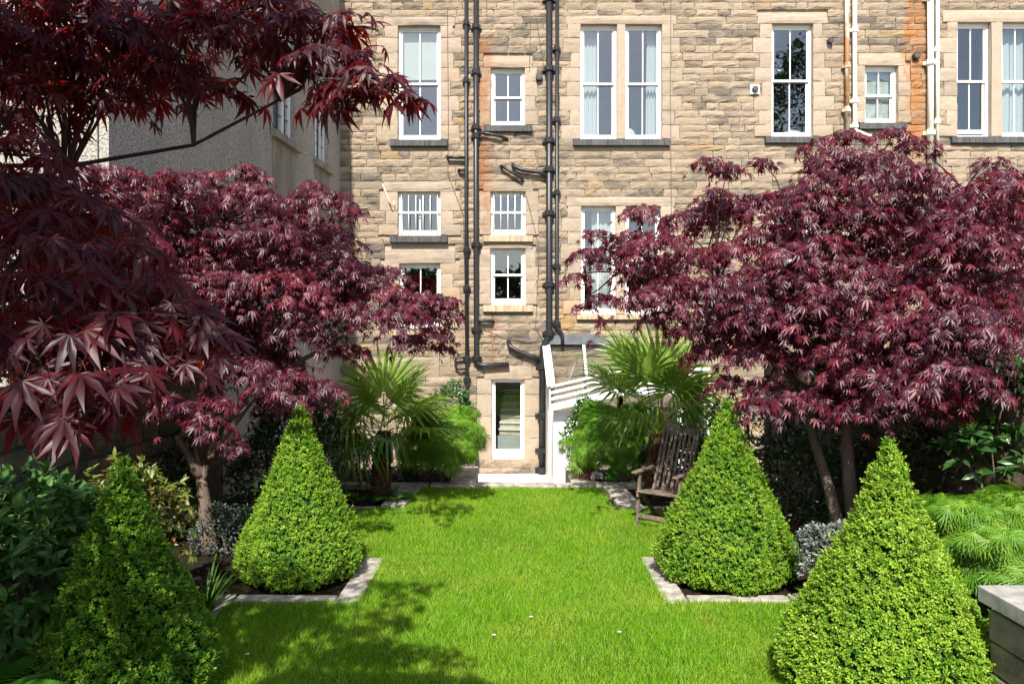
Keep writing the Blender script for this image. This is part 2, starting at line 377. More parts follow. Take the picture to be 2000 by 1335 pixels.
def spray(n=7):
    """palm-like fan of thread leaflets for lace-leaf maples"""
    v = []; f = []
    for i in range(n):
        a = rad(-75 + 150 * i / (n - 1)); L = 1.0 - 0.3 * abs(i - (n - 1) / 2) / ((n - 1) / 2)
        d = np.array([math.sin(a), math.cos(a)]); p = np.array([d[1], -d[0]]); b = len(v)
        for t, w in ((0, 0.012), (0.5, 0.036), (1.0, 0.0)):
            z = -0.45 * (t * L) ** 2
            q = d * t * L
            if w: v += [(*(q - p * w), z), (*(q + p * w), z)]
            else: v += [(*q, z)]
        f += [(b, b + 1, b + 2), (b + 1, b + 3, b + 2), (b + 2, b + 3, b + 4)]
    return np.array(v), np.array(f)

MAPLE = [maple_leaf(0.34 + 0.14 * k, k) for k in range(4)]
MAPLE_FAR = [maple_leaf(0.38 + 0.14 * k, k, .125, False) for k in range(4)]
_shared = {}
def leaf_objects(parent, kind, bases, mat, pos, R, s, tint, name='leaf'):
    """the leaves that show largest, each an object; alike ones share mesh data"""
    for i in range(len(pos)):
        k = i % len(bases); q = int(np.clip(tint[i] * 5, 0, 4)); key = (kind, k, q)
        if key not in _shared:
            me = tri_mesh(name, bases[k][0], bases[k][1], tint=0.1 + q * 0.2); me.materials.append(mat); _shared[key] = me
        o = bpy.data.objects.new(name, _shared[key])
        m = np.eye(4); m[:3, :3] = R[i] * s[i]; m[:3, 3] = pos[i]
        col.objects.link(o); o.parent = parent
        o.matrix_parent_inverse = wm(parent).inverted()
        o.matrix_basis = Matrix(m.tolist())
def foliage(parent, kind, bases, mat, pos, R, s, tint, n_ind=0, name='foliage'):
    """n_ind largest-looking leaves inside the frame become objects, the rest one mesh of stuff"""
    n = len(pos)
    px = 1000 + F * pos[:, 0] / np.maximum(pos[:, 1], .1); py = 650 - F * (pos[:, 2] - EYE) / np.maximum(pos[:, 1], .1)
    vis = (px > 0) & (px < 2000) & (py > 0) & (py < 1335) & (pos[:, 1] > 0.3)
    score = np.where(vis, s / np.maximum(pos[:, 1], .3), 0)
    ind = np.argsort(-score)[:n_ind]; ind = ind[score[ind] > 0]
    mask = np.ones(n, bool); mask[ind] = False
    if len(ind): leaf_objects(parent, kind, bases, mat, pos[ind], R[ind], s[ind], tint[ind])
    V = []; Fa = []; T = []; off = 0; which = np.arange(n) % len(bases)
    for k, (bv, bf) in enumerate(bases):
        m = mask & (which == k)
        if not m.any(): continue
        v, f, t = scatter(bv, bf, pos[m], R[m], s[m], tint[m]); V.append(v); Fa.append(f + off); T.append(t); off += len(v)
    if V: obj(name, tri_mesh(name, np.concatenate(V), np.concatenate(Fa), np.concatenate(T)), mat, parent, kind='stuff')


# ================================================================== THE SETTING
PIT = -0.74                      # level of the sunk yard at the foot of the house
FY = 16.5; SC = F / FY           # plane of the house front and its photo pixels per metre
MB().add([(-60, -60, PIT - .02), (60, -60, PIT - .02), (60, 60, PIT - .02), (-60, 60, PIT - .02)], [(0, 1, 2, 3)]).build('ground', M['ground'], kind='structure')
# raised garden: soil terrace with a slot for the way down to the door
SX0, SX1 = -0.62, 0.98
g = MB()
g.box(-4.3, SX0 - .32, -8, 13.25, PIT - .01, -0.02); g.box(SX1 + .32, 4.7, -8, 13.25, PIT - .01, -0.02)
g.box(SX0 - .32, SX1 + .32, -8, 11.75, PIT - .01, -0.021)
g.build('garden_soil', M['soil'], kind='structure')
# lawn: cross-shaped turf
lw = MB()
for (x0, x1, y0, y1) in ((-2.62, 2.62, 2.0, 6.5), (-1.40, 1.40, 6.5, 7.95), (-2.75, 2.75, 7.95, 10.1), (-1.55, 1.40, 10.1, 11.55)):
    nx = 12; ny = max(2, int((y1 - y0) * 4)); b = len(lw.v)
    for j in range(ny + 1):
        for i in range(nx + 1):
            x = x0 + (x1 - x0) * i / nx; y = y0 + (y1 - y0) * j / ny
            lw.v.append((x, y, 0.0 + 0.006 * math.sin(x * 3.1 + y) * math.sin(y * 2.3)))
    for j in range(ny):
        for i in range(nx):
            k = b + j * (nx + 1) + i; lw.f.append((k, k + 1, k + nx + 2, k + nx + 1))
lw.build('lawn', M['turf'], smooth=True, kind='structure')

# kerb stones round the beds, each its own piece
edging = empty('lawn_edging', (0, 9, 0), kind='structure')
def kerb_run(a, b, w, z=0.018, h=0.1, step=0.75, mat='kerb', name='kerb_stone', parent=edging):
    a = Vector((*a, 0)); b = Vector((*b, 0)); L = (b - a).length; n = max(1, round(L / step)); d = (b - a) / L
    x = Vector((d.y, -d.x, 0)); cuts = [0] + [L * (i + random.uniform(-.12, .12)) / n for i in range(1, n)] + [L]
    for i in range(n):
        p = a + d * (cuts[i] + 0.006); q = a + d * (cuts[i + 1] - 0.006); dz = random.uniform(-.008, .008)
        c = [p - x * w / 2, q - x * w / 2, q + x * w / 2, p + x * w / 2]
        m = MB(); m.add([(*c_.xy, z + dz - h) for c_ in c] + [(*c_.xy, z + dz + random.uniform(-.004, .004)) for c_ in c],
                        [(3, 2, 1, 0), (4, 5, 6, 7), (0, 1, 5, 4), (1, 2, 6, 5), (2, 3, 7, 6), (3, 0, 4, 7)])
        m.build(name, M[mat], parent, bevel=0.012)
for sg in (-1, 1):
    kerb_run((sg * 1.53, 6.62), (sg * 1.53, 7.95), 0.22)
    kerb_run((sg * 1.65, 6.75), (sg * 2.6, 6.75), 0.15)
    kerb_run((sg * 2.72, 6.84), (sg * 2.72, 3.2), 0.2, step=0.9)
    kerb_run((sg * 2.85, 8.05), (sg * 2.85, 10.1), 0.16)
    kerb_run((sg * 2.8, 10.25), (sg * 1.86, 10.25), 0.13)
    kerb_run((sg * 1.70, 10.18), (sg * 1.62, 11.55), 0.34, 0.05)
    kerb_run((sg * 3.2, 11.68), (sg * 1.35, 11.68), 0.24, 0.05)
kerb_run((-1.33, 11.68), (1.33, 11.68), 0.26, 0.045, step=0.66)
# flagged tops of the little retaining walls either side of the way down, with stone faces
for sg, xa, xb in ((-1, SX0 - .42, SX0), (1, SX1, SX1 + .42)):
    rw = empty('retaining_wall', ((xa + xb) / 2, 12.5, PIT), 'low flag-topped retaining wall left of the way down to the door' if sg < 0 else 'low flag-topped retaining wall beside the white glass lean-to', 'wall')
    for k in range(3):
        y0 = 11.83 + k * 0.48
        MB().box(xa, xb, y0, y0 + .465, -0.045 + .003 * k, 0.03 + .003 * k).build('flagstone', M['flag'], rw, bevel=0.01)
    for r_ in range(3):
        for k in range(4):
            y0 = 11.86 + k * 0.355 + 0.1 * (r_ % 2); x_ = xb - .06 if sg < 0 else xa
            MB().box(x_ - .0 + (.004 * (k % 2)), x_ + .06 - .004 * (k % 2), y0, y0 + .34, PIT + r_ * .23, PIT + .22 + r_ * .23).build('stone', M['pier_stone'], rw, bevel=0.008, tint=random.random())
    MB().box(xa + .05, xb - .05, 11.82, 13.24, PIT, -0.05).build('wall_core', M['soil'], rw)
# pale paving of the sunk yard
yard = empty('yard_paving', (0, 14.5, PIT), kind='structure')
for j in range(5):
    for i in range(4):
        x0 = -1.1 + i * 0.6 + 0.2 * (j % 2); y0 = 13.3 + j * 0.63
        MB().box(x0, x0 + .59, y0, y0 + .62, PIT - .03, PIT + .012 + .003 * ((i * 3 + j) % 3)).build('paving_slab', M['pale_flag'], yard, bevel=0.006)

# ================================================================== THE TENEMENT
def fx(px): return (px - 1000.0) / SC
def fz(py): return EYE - (py - 650.0) / SC
house = empty('tenement_building', (3.0, FY + 2, PIT), 'long honey-coloured sandstone tenement with white sash windows', 'building')
X0, X1, Z0, Z1 = fx(655), 14.2, PIT - .05, 12.6

# openings: (px0, px1, py0, py1)
WIN = dict(
 a1=(777, 860, 50, 272), a2=(959, 1025, 132, 244), a3=(1134, 1205, 47, 271), a4=(1222, 1293, 47, 271), a5=(1508, 1588, 46, 266),
 a6=(1690, 1754, 128, 239), a7=(1870, 1936, 43, 266), a8=(1958, 2024, 43, 266),
 b1=(777, 860, 374, 459), b2=(958, 1026, 374, 458), b3=(780, 860, 514, 640), b4=(958, 1026, 485, 594),
 b5=(1135, 1203, 402, 613), b6=(1222, 1290, 402, 613), b7=(1508, 1588, 402, 613), d1=(960, 1024, 740, 897))
OPEN = {k: (fx(a), fx(b), fz(d), fz(c)) for k, (a, b, c, d) in WIN.items()}   # x0,x1,z0,z1
PAIRS = {'a3': 'a4', 'a7': 'a8', 'b5': 'b6'}
# backing wall with real openings, 0.40 m thick behind the stone faces
xs = sorted({X0, X1, *[o[0] for o in OPEN.values()], *[o[1] for o in OPEN.values()]})
zs = sorted({Z0, Z1, *[o[2] for o in OPEN.values()], *[o[3] for o in OPEN.values()]})
def inside(x, z): return any(o[0] < x < o[1] and o[2] < z < o[3] for o in OPEN.values())
bk = MB(); YB0, YB1 = FY + 0.045, FY + 0.42
solid = {}
for i in range(len(xs) - 1):
    for j in range(len(zs) - 1): solid[i, j] = not inside((xs[i] + xs[i + 1]) / 2, (zs[j] + zs[j + 1]) / 2)
for (i, j), s_ in solid.items():
    if not s_: continue
    a, b, c, d = xs[i], xs[i + 1], zs[j], zs[j + 1]
    bk.add([(a, YB0, c), (b, YB0, c), (b, YB0, d), (a, YB0, d)], [(0, 1, 2, 3)])
    bk.add([(a, YB1, c), (b, YB1, c), (b, YB1, d), (a, YB1, d)], [(3, 2, 1, 0)])
    if not solid.get((i - 1, j), False): bk.add([(a, YB0, c), (a, YB1, c), (a, YB1, d), (a, YB0, d)], [(3, 2, 1, 0)])
    if not solid.get((i + 1, j), False): bk.add([(b, YB0, c), (b, YB1, c), (b, YB1, d), (b, YB0, d)], [(0, 1, 2, 3)])
    if not solid.get((i, j - 1), False): bk.add([(a, YB0, c), (b, YB0, c), (b, YB1, c), (a, YB1, c)], [(3, 2, 1, 0)])
    if not solid.get((i, j + 1), False): bk.add([(a, YB0, d), (b, YB0, d), (b, YB1, d), (a, YB1, d)], [(0, 1, 2, 3)])
bk.build('wall_backing', M['mortar'], house, tint=0.5)

# --- courses
zc = [Z0]
while zc[-1] < 10.6: zc.append(zc[-1] + float(rng.choice([0.142, 0.152, 0.158, 0.165, 0.178])) * (1.35 if zc[-1] < 1.9 else 1.0))
def snap(z): return min(zc, key=lambda q: abs(q - z))
def snap_up(z): return min([q for q in zc if q >= z - 0.02] or [zc[-1]])
def snap_dn(z): return max([q for q in zc if q <= z + 0.02] or [zc[0]])
DR = []                        # dressed blocks (x0,x1,z0,z1,proud)
SILL = {}
for k, o in OPEN.items():
    if k in PAIRS.values(): continue
    x0, x1, z0, z1 = o; pair = k in PAIRS
    if pair: x1 = OPEN[PAIRS[k]][1]
    small = (x1 - x0) < 0.82 and not pair
    zt = max(snap_up(z1 + 0.16), z1 + 0.2)
    if k == 'b4': zt = fz(473)
    if k == 'b3': zt = fz(488)
    ext = 0.34 if not small else 0.17
    if k == 'd1': zt, ext = fz(713), 0.17
    DR.append((x0 - ext, x1 + ext, z1, zt, 0.016))
    # long and short jamb stones, two courses each
    for side in (-1, 1):
        zz = z0; q = 0
        while zz < z1 - 0.02:
            nz = zz + 0.30
            nz = snap(nz) if k != 'd1' else nz + 0.2
            if nz <= zz + 0.1: nz = zz + 0.3
            if z1 - nz < 0.14: nz = z1
            w = (0.26 if q % 2 else 0.44) + random.uniform(-.04, .06)
            if small: w = min(w, 0.30 if side > 0 else 0.26)
            if k == 'd1': w = 0.34
            if side < 0: DR.append((x0 - w, x0, zz, nz, 0.010))
            else: DR.append((x1, x1 + w, zz, nz, 0.010))
            zz = nz; q += 1
    if pair: DR.append((o[1], OPEN[PAIRS[k]][0], z0, z1, 0.006))
    if k != 'd1':
        sw = 0.17; SILL[k] = (x0 - sw, x1 + sw, z0 - 0.185, z0)
        if k == 'b5': SILL[k] = (x0 - .1, x1 + .1, z0 - .14, z0)
BLK = DR + [(*v, 0) for v in SILL.values()]

def stone_piece(x0, x1, z0, z1, proud, rough, r, cols=5, rows=4):
    """rock-faced block: irregular front, chamfered edges; returns verts, quads"""
    gx = 0.005; x0 += gx; x1 -= gx; z0 += gx; z1 -= gx
    w, hh = x1 - x0, z1 - z0
    v = []; us = np.linspace(0, 1, cols); vs = np.linspace(0, 1, rows)
    for j, b in enumerate(vs):
        for i, a in enumerate(us):
            edge = i in (0, cols - 1) or j in (0, rows - 1)
            ja = 0 if i in (0, cols - 1) else r.normal() * 0.05; jb = 0 if j in (0, rows - 1) else r.normal() * 0.06
            y = FY - (0.0 + r.uniform(0, .005) if edge else proud + r.uniform(0.25, 1) * rough)
            ex = r.normal() * 0.004 if edge else 0
            v.append((x0 + (a + ja) * w + ex, y, z0 + (b + jb) * hh + ex))
    f = [(j * cols + i, j * cols + i + 1, (j + 1) * cols + i + 1, (j + 1) * cols + i) for j in range(rows - 1) for i in range(cols - 1)]
    ring = [i for i in range(cols)] + [j * cols + cols - 1 for j in range(1, rows)] + [(rows - 1) * cols + i for i in range(cols - 2, -1, -1)] + [j * cols for j in range(rows - 2, 0, -1)]
    b = len(v); v += [(v[i][0], FY + 0.06, v[i][2]) for i in ring]
    n = len(ring); f += [(ring[i], b + i, b + (i + 1) % n, ring[(i + 1) % n]) for i in range(n)]
    return v, f
stones = []
for c in range(len(zc) - 1):
    z0, z1 = zc[c], zc[c + 1]
    x = X0 - random.uniform(0, .3)
    cuts = sorted([(d[0], d[1]) for d in BLK if d[2] < z1 - 0.03 and d[3] > z0 + 0.03] + [(o[0], o[1]) for o in OPEN.values() if o[2] < z1 - .01 and o[3] > z0 + .01])
    segs = []; cur = X0
    for a, b in cuts:
        if a > cur + 0.03: segs.append((cur, a))
        cur = max(cur, b)
    if cur < 12.4: segs.append((cur, 12.4))
    for a, b in segs:
        x = a
        while x < b - 0.01:
            L = float(rng.choice([0.28, 0.36, 0.45, 0.52, 0.62, 0.8])) * random.uniform(.85, 1.15)
            if b - (x + L) < 0.16: L = b - x
            stones.append((x, x + L, z0, z1)); x += L
vis = []
rest = MB(); rest_t = []; rest_s = []
def in_view(s_): 
    px = 1000 + SC * (s_[0] + s_[1]) / 2; py = 650 - SC * ((s_[2] + s_[3]) / 2 - EYE)
    hidden = (px < 870 and py > 470) or (px > 1180 and py > 330 + max(0, 1560 - px) * .2) or px > 1995 or py < 4 or (px < 780 and py > 380 + 0)
    return not hidden
cand = sorted([s_ for s_ in stones if in_view(s_)], key=lambda s_: -(s_[1] - s_[0]) * (s_[3] - s_[2]))
big = set(cand[:300])
for s_ in stones:
    t = rng.choice([rng.uniform(0, .3), rng.uniform(.3, .7), rng.uniform(.6, 1.0)], p=[.25, .5, .25]); so = float(np.clip(rng.normal(.27, .33), 0, 1))
    rgh = rng.uniform(0.008, 0.034)
    v, f = stone_piece(*s_, 0.004, rgh, rng)
    if s_ in big:
        m = MB(); m.v = v; m.f = f; m.build('stone', M['stone'], house, tint=t, soot=so)
    else:
        rest.add(v, f); rest_t += [t] * len(v); rest_s += [so] * len(v)
me = bpy.data.meshes.new('stonework'); me.from_pydata(rest.v, [], rest.f); me.update()
for nm, a in (('tint', rest_t), ('soot', rest_s)):
    at = me.attributes.new(nm, 'FLOAT', 'POINT'); at.data.foreach_set('value', np.array(a, np.float32))
obj('stonework', me, M['stone'], house, kind='stuff')
for d in DR:
    v, f = stone_piece(d[0], d[1], d[2], d[3], d[4], 0.003, rng)
    m = MB(); m.v = v; m.f = f
    m.build('dressed_stone', M['dressed'], house, tint=float(rng.uniform(.2, .95)), soot=float(np.clip(rng.normal(.15, .2), 0, .7)))

# --- windows
YW = FY + 0.13                                   # plane of the sashes
def window(key, rail_py, bars=0, single=False, open_bottom=0.0, sill='sill'):
    x0, x1, z0, z1 = OPEN[key]; fw = 0.055
    m = MB()
    m.box(x0 - .02, x0 + fw, YW - .01, YW + .11, z0, z1 + .02); m.box(x1 - fw, x1 + .02, YW - .01, YW + .11, z0, z1 + .02)
    m.box(x0 + fw, x1 - fw, YW - .008, YW + .11, z1 - fw, z1 + .02); m.box(x0 + fw, x1 - fw, YW - .03, YW + .12, z0 - .0, z0 + 0.05)
    w = m.build('window', M['white'], house, bevel=0.004)
    xa, xb, za, zb = x0 + fw, x1 - fw, z0 + 0.05, z1 - fw
    r_ = 0.04
    if single:
        f = MB(); f.box(xa, xa + .03, YW + .012, YW + .05, za, zb); f.box(xb - .03, xb, YW + .012, YW + .05, za, zb); f.box(xa + .03, xb - .03, YW + .013, YW + .05, za, za + .17); f.box(xa + .03, xb - .03, YW + .013, YW + .05, zb - .03, zb)
        f.build('sash', M['white'], w)
        MB().box(xa + .03, xb - .03, YW + .03, YW + .034, za + .17, zb - .03).build('pane', M['clear_glass'], w); return w
    zr = fz(rail_py)
    for (a, b, yo, lo, hi) in ((zr - .025, zb, 0.012, .05, .04), (za + open_bottom, zr + .025, 0.056, .085, .05)):
        f = MB(); f.box(xa, xa + r_, YW + yo, YW + yo + .04, a, b); f.box(xb - r_, xb, YW + yo, YW + yo + .04, a, b)
        f.box(xa + r_, xb - r_, YW + yo + .001, YW + yo + .04, a, a + lo); f.box(xa + r_, xb - r_, YW + yo + .001, YW + yo + .04, b - hi, b)
        f.build('sash', M['white'], w, bevel=0.003)
        xm = (xa + xb) / 2
        MB().box(xm - .012, xm + .012, YW + yo + .004, YW + yo + .036, a + lo, b - hi).build('glazing_bar', M['white'], w)
        for pa, pb in ((xa + r_, xm - .012), (xm + .012, xb - r_)):
            MB().box(pa, pb, YW + yo + .018, YW + yo + .022, a + lo, b - hi).build('pane', M['glass'], w)
    for i in range(bars):
        xb_ = x0 + (x1 - x0) * (i + .5 + .12 * (i - bars / 2) / bars) / bars
        MB().tube([(xb_, YW - .055, z0 - .01), (xb_, YW - .055, z1 + .015)], 0.011, 6).build('security_bar', M['white'], w, smooth=True)
    if bars: MB().box(x0 - .01, x1 + .01, YW - .066, YW - .044, zr - .012, zr + .012).build('security_rail', M['white'], w)
    if key in SILL:
        s_ = SILL[key]
        MB().add([(s_[0], FY - .095, s_[2] + .012), (s_[1], FY - .095, s_[2] + .012), (s_[1], FY + .13, s_[2] + .012), (s_[0], FY + .13, s_[2] + .012),
                  (s_[0], FY - .095, s_[3] - .03), (s_[1], FY - .095, s_[3] - .03), (s_[1], FY + .13, s_[3] - .002), (s_[0], FY + .13, s_[3] - .002)],
                 [(0, 3, 2, 1), (4, 5, 6, 7), (0, 1, 5, 4), (1, 2, 6, 5), (2, 3, 7, 6), (3, 0, 4, 7)]).build('sill', M[sill], w, bevel=0.008)
    return w
for k, r_ in dict(a1=160, a2=187, a3=160, a4=160, a5=154, a6=183, a7=155, a8=155).items(): window(k, r_, open_bottom=0.06 if k == 'a7' else 0.0)
window('b1', 413, 6); window('b2', 413, 5, sill='sill_clean'); window('b3', 580, sill='sill_clean'); window('b4', 536, sill='sill_clean')
for k in ('b5', 'b6', 'b7'): window(k, 507, sill='sill_clean')
window('d1', 0, single=True)

# --- rooms behind the windows
Yr = FY + 3.6
floors = [PIT, 2.05, 3.35, 5.45, 9.9]
def room(name, mat, x0, x1, z0, z1, y1=Yr):
    MB().add([(x0, YB1 + .003, z0), (x1, YB1 + .003, z0), (x1, y1, z0), (x0, y1, z0), (x0, YB1 + .003, z1), (x1, YB1 + .003, z1), (x1, y1, z1), (x0, y1, z1)],
             [(0, 1, 2, 3), (7, 6, 5, 4), (3, 2, 6, 7), (1, 5, 6, 2), (0, 3, 7, 4)]).build(name, M[mat], house)
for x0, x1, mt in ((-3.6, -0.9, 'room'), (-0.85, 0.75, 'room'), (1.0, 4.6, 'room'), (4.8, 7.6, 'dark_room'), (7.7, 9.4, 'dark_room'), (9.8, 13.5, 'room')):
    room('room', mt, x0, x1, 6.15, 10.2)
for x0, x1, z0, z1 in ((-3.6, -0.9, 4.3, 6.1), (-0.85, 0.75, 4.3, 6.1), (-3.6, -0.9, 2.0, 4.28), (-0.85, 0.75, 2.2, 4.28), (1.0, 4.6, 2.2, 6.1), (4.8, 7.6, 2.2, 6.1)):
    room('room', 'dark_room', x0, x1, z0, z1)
room('stair_hall', 'hall', -0.62, 0.52, PIT + .02, 2.1, FY + 2.6)
# winding stone stair on a tiled base, seen through the glazed door
MB().box(-0.60, 0.50, FY + .57, FY + .62, PIT + .02, 0.06).build('tiled_base', M['tile'], house)
for i in range(10):
    y0 = FY + .62 + i * 0.15; z = 0.06 + i * 0.145; xa = -0.30 + .012 * i * i * .3
    MB().add([(xa, y0 + .07, z), (0.50, y0 - .04, z), (0.50, FY + 2.55, z), (xa, FY + 2.55, z), (xa, y0 + .07, z + .115), (0.50, y0 - .04, z + .115), (0.50, FY + 2.55, z + .115), (xa, FY + 2.55, z + .115)],
             [(0, 1, 5, 4), (4, 5, 6, 7), (3, 0, 4, 7), (1, 2, 6, 5)]).build('stair_riser', M['stair'], house)
    MB().add([(xa - .02, y0 + .03, z + .117), (0.505, y0 - .09, z + .117), (0.505, y0 + .3, z + .117), (xa - .02, y0 + .4, z + .117), (xa - .02, y0 + .03, z + .145), (0.505, y0 - .09, z + .145), (0.505, y0 + .3, z + .145), (xa - .02, y0 + .4, z + .145)],
             [(3, 2, 1, 0), (4, 5, 6, 7), (0, 1, 5, 4), (1, 2, 6, 5), (2, 3, 7, 6), (3, 0, 4, 7)]).build('stair_tread', M['pale_flag'], house)
# --- curtains and blinds hang inside the windows
def curtain(key, fa, fb, label, spread=0.0):
    x0, x1, z0, z1 = OPEN[key]; a = x0 + (x1 - x0) * fa; b = x0 + (x1 - x0) * fb; n = 40; v = []; f = []
    for j in range(9):
        z = z0 + .02 + (z1 - z0 - .05) * j / 8
        for i in range(n + 1):
            u = i / n; wv = math.sin(u * 26 + math.sin(j * .5 + u * 5) * .5) * (0.03 - 0.012 * j / 8)
            sh = spread * (1 - j / 8) * (u - 0.5)
            v.append((a + (b - a) * u + sh, YW + .22 + wv, z))
    f = [(j * (n + 1) + i, j * (n + 1) + i + 1, (j + 1) * (n + 1) + i + 1, (j + 1) * (n + 1) + i) for j in range(8) for i in range(n)]
    m = MB(); m.v = v; m.f = f; m.build('curtain', M['curtain'], None, smooth=True, tint=0.7, label=label, cat='curtain')
curtain('a3', 0.04, 0.50, 'white gathered curtain in left light of the tall paired window')
curtain('a4', 0.66, 0.95, 'white gathered curtain in right light of the tall paired window', 0.06)
curtain('a8', 0.02, 1.0, 'white drawn curtain filling a tall window beside the cream pipes')
curtain('b5', 0.35, 0.98, 'white curtain low behind the red maple leaves')
def blind(key, z_bot, label):
    x0, x1, z0, z1 = OPEN[key]
    o = MB().box(x0 + .05, x1 - .05, YW + .14, YW + .146, z_bot, z1 - .02).box(x0 + .05, x1 - .05, YW + .13, YW + .156, z_bot - .03, z_bot)
    o.build('roller_blind', M['blind'], None, label=label, cat='blind')
blind('a1', fz(146), 'pale roller blind half drawn in the tall window')
blind('a6', OPEN['a6'][2] + .05, 'pale blind drawn in the small window beside the cream pipes')
# things on window boards
def cushion(name, key, u, w, h_, mat, label, cat):
    x0, x1, z0, z1 = OPEN[key]; m = MB(); n = 14; cx = x0 + (x1 - x0) * u; k = 7
    for j in range(k):
        ph = math.pi / 2 * j / (k - 1)
        for i in range(n):
            a = 2 * math.pi * i / n; rr = math.cos(ph) * (1 + .12 * math.sin(3 * a + j))
            m.v.append((cx + math.cos(a) * rr * w / 2, YW + .30 + math.sin(a) * rr * .12, z0 + .06 + math.sin(ph) * h_))
    m.f = [(j * n + i, j * n + (i + 1) % n, (j + 1) * n + (i + 1) % n, (j + 1) * n + i) for j in range(k - 1) for i in range(n)]
    m.build(name, M[mat], None, smooth=True, tint=.6, label=label, cat=cat)
cushion('cushion', 'a4', .18, .32, .30, 'curtain', 'rounded white cushion standing inside the tall paired window', 'cushion')
cushion('linen_pile', 'a5', .66, .55, .20, 'curtain', 'heap of pale linen on the window board of a tall single window', 'linen')
MB().box(OPEN['a1'][0] + .07, OPEN['a1'][1] - .07, YW + .24, YW + .56, OPEN['a1'][2] + .06, OPEN['a1'][2] + .20).build('storage_box', M['cream_iron'], None, bevel=.01, label='pale low box on the window board under the roller blind', cat='box')

# --- rainwater and soil pipes
def pipe(pts, w, mat='black_iron', collars=(), label=None, off=0.11, brackets=True):
    p = [(fx(a), FY - off - (c if len(q) == 3 else 0), fz(b)) for q in pts for a, b, c in [(q if len(q) == 3 else (*q, 0))]]
    r_ = w / 2 / SC
    o = MB().tube(p, r_, 10).build('drainpipe', M[mat], house, smooth=True)
    if label: o['label'] = label
    for cx, cy in collars:
        x, z = fx(cx), fz(cy)
        c = MB().tube([(x, FY - off, z - .07), (x, FY - off, z - .05), (x, FY - off, z + .05), (x, FY - off, z + .07)], [r_ * 1.12, r_ * 1.5, r_ * 1.5, r_ * 1.12], 10)
        if brackets: c.box(x - r_ * 2.1, x + r_ * 2.1, FY - off + r_ * .5, FY + .02, z - .035, z + .035)
        c.build('pipe_collar', M[mat], o, smooth=False)
    return o
pipe([(911, -40), (911, 400), (913, 850)], 7, collars=[(911, 48), (911, 160), (912, 489), (912, 563), (912.5, 700), (912.6, 740)], label='thin black downpipe')
pipe([(930, -40), (930, 500), (931, 700), (934, 710), (945, 713), (994, 711)], 10, collars=[(930, 56), (930, 144), (930, 251), (930, 268), (931, 478), (931, 643), (931, 699)], label='black soil pipe that turns along above the door')
pipe([(1072, -40), (1072, 640), (1071, 655), (1060, 680), (1059, 700), (1058, 925)], 12.5, collars=[(1072, 2), (1072, 138), (1072, 277), (1072, 333), (1072, 418), (1072, 556), (1072, 650), (1059, 715), (1058, 810), (1058, 878), (1058, 915)], label='thick black soil pipe')
pipe([(1087.5, -40), (1087, 630), (1088, 640), (1096, 650), (1098, 660), (1098, 674)], 7.5, collars=[(1087, 98), (1087, 236), (1087, 378), (1087, 520), (1087, 632)], label='thin black downpipe ending on the glass lean-to')
for pts, w in (([(933, 261, 0), (955, 264, 0), (975, 268, 0), (992, 273, -.09)], 6), ([(874, 306, -.09), (876, 309, 0), (911, 310, 0)], 6), ([(896, 333, -.09), (898, 334, 0), (911, 334, 0)], 6),
               ([(979, 324, -.09), (980, 326, 0), (1019, 351, 0), (1021, 353, -.09)], 6), ([(1002, 322, -.09), (1004, 328, 0), (1020, 334, 0), (1050, 338, 0), (1071, 347, 0)], 8),
               ([(932, 622, 0), (940, 627, 0), (962, 627, 0), (963, 627, -.09)], 7), ([(993, 666, -.09), (996, 676, 0), (1010, 685, 0), (1035, 694, 0), (1058, 703, 0)], 9),
               ([(912, 697, 0), (892, 699, 0), (890, 704, 0), (891, 716, 0), (897, 720, 0), (912, 720, 0)], 5)):
    pipe(pts, w)
pipe([(926, 872, 0), (931, 876, 0), (932, 890, 0), (932, 918, 0)], 7, label='short black waste pipe by the door')
pipe([(1650, -40), (1650, 262)], 8, 'rusty_iron', [(1650, 132), (1650, 217)], 'cream downpipe streaked with rust')
pipe([(1665, -40), (1665, 250), (1667, 258), (1700, 272)], 8, 'cream_iron', [(1665, 62), (1665, 200), (1665, 248)])
pipe([(1812, -40), (1812, 320)], 12, 'cream_iron', [(1812, 1), (1812, 126), (1812, 262)], 'wide cream soil pipe')
pipe([(1825.5, -40), (1825.5, 330)], 7.5, 'cream_iron', [(1825.5, 100), (1825.5, 240)])
def vent(px, py, r_, ring, mat):
    x, z = fx(px), fz(py); r_ /= SC
    o = MB().tube([(x, FY + .03, z), (x, FY - .10, z), (x, FY - .10, z)], [r_, r_, r_ * .6], 12, True).build('vent', M[mat], house, smooth=False)
    MB().tube([(x, FY - .104, z), (x, FY - .108, z)], r_ * .7, 12).build('vent_grille', M['dark_room'], o)
    if ring: MB().box(x - r_ * 1.5, x + r_ * 1.5, FY - .045, FY - .02, z - r_ * 1.5, z + r_ * 1.5).build('vent_plate', M[ring], o)
vent(1053, 152, 7, None, 'black_iron'); vent(1619, 82, 5.5, None, 'black_iron'); vent(1473, 176, 6, 'white', 'black_iron'); vent(1787, 111, 7, None, 'black_iron')
def cable(pts, r_=0.006):
    MB().tube([(fx(a), FY - .03, fz(b)) for a, b in pts], r_, 5).build('cable', M['cable'], house)
cable([(1310, -20), (1309, 200), (1311, 420)]); cable([(685, 120), (686, 300), (684, 470)]); cable([(874, 20), (876, 240), (875, 340), (905, 420), (908, 560)])
cable([(1027, 380), (1040, 430), (1052, 478), (1050, 560), (1046, 640)]); cable([(950, 0), (951, 38)]); cable([(1036, 40), (1034, 140)]); cable([(1046, 30), (1062, 130)])
cable([(940, 640), (985, 660), (1030, 668), (1060, 664)]); cable([(1046, 640), (1062, 668)])
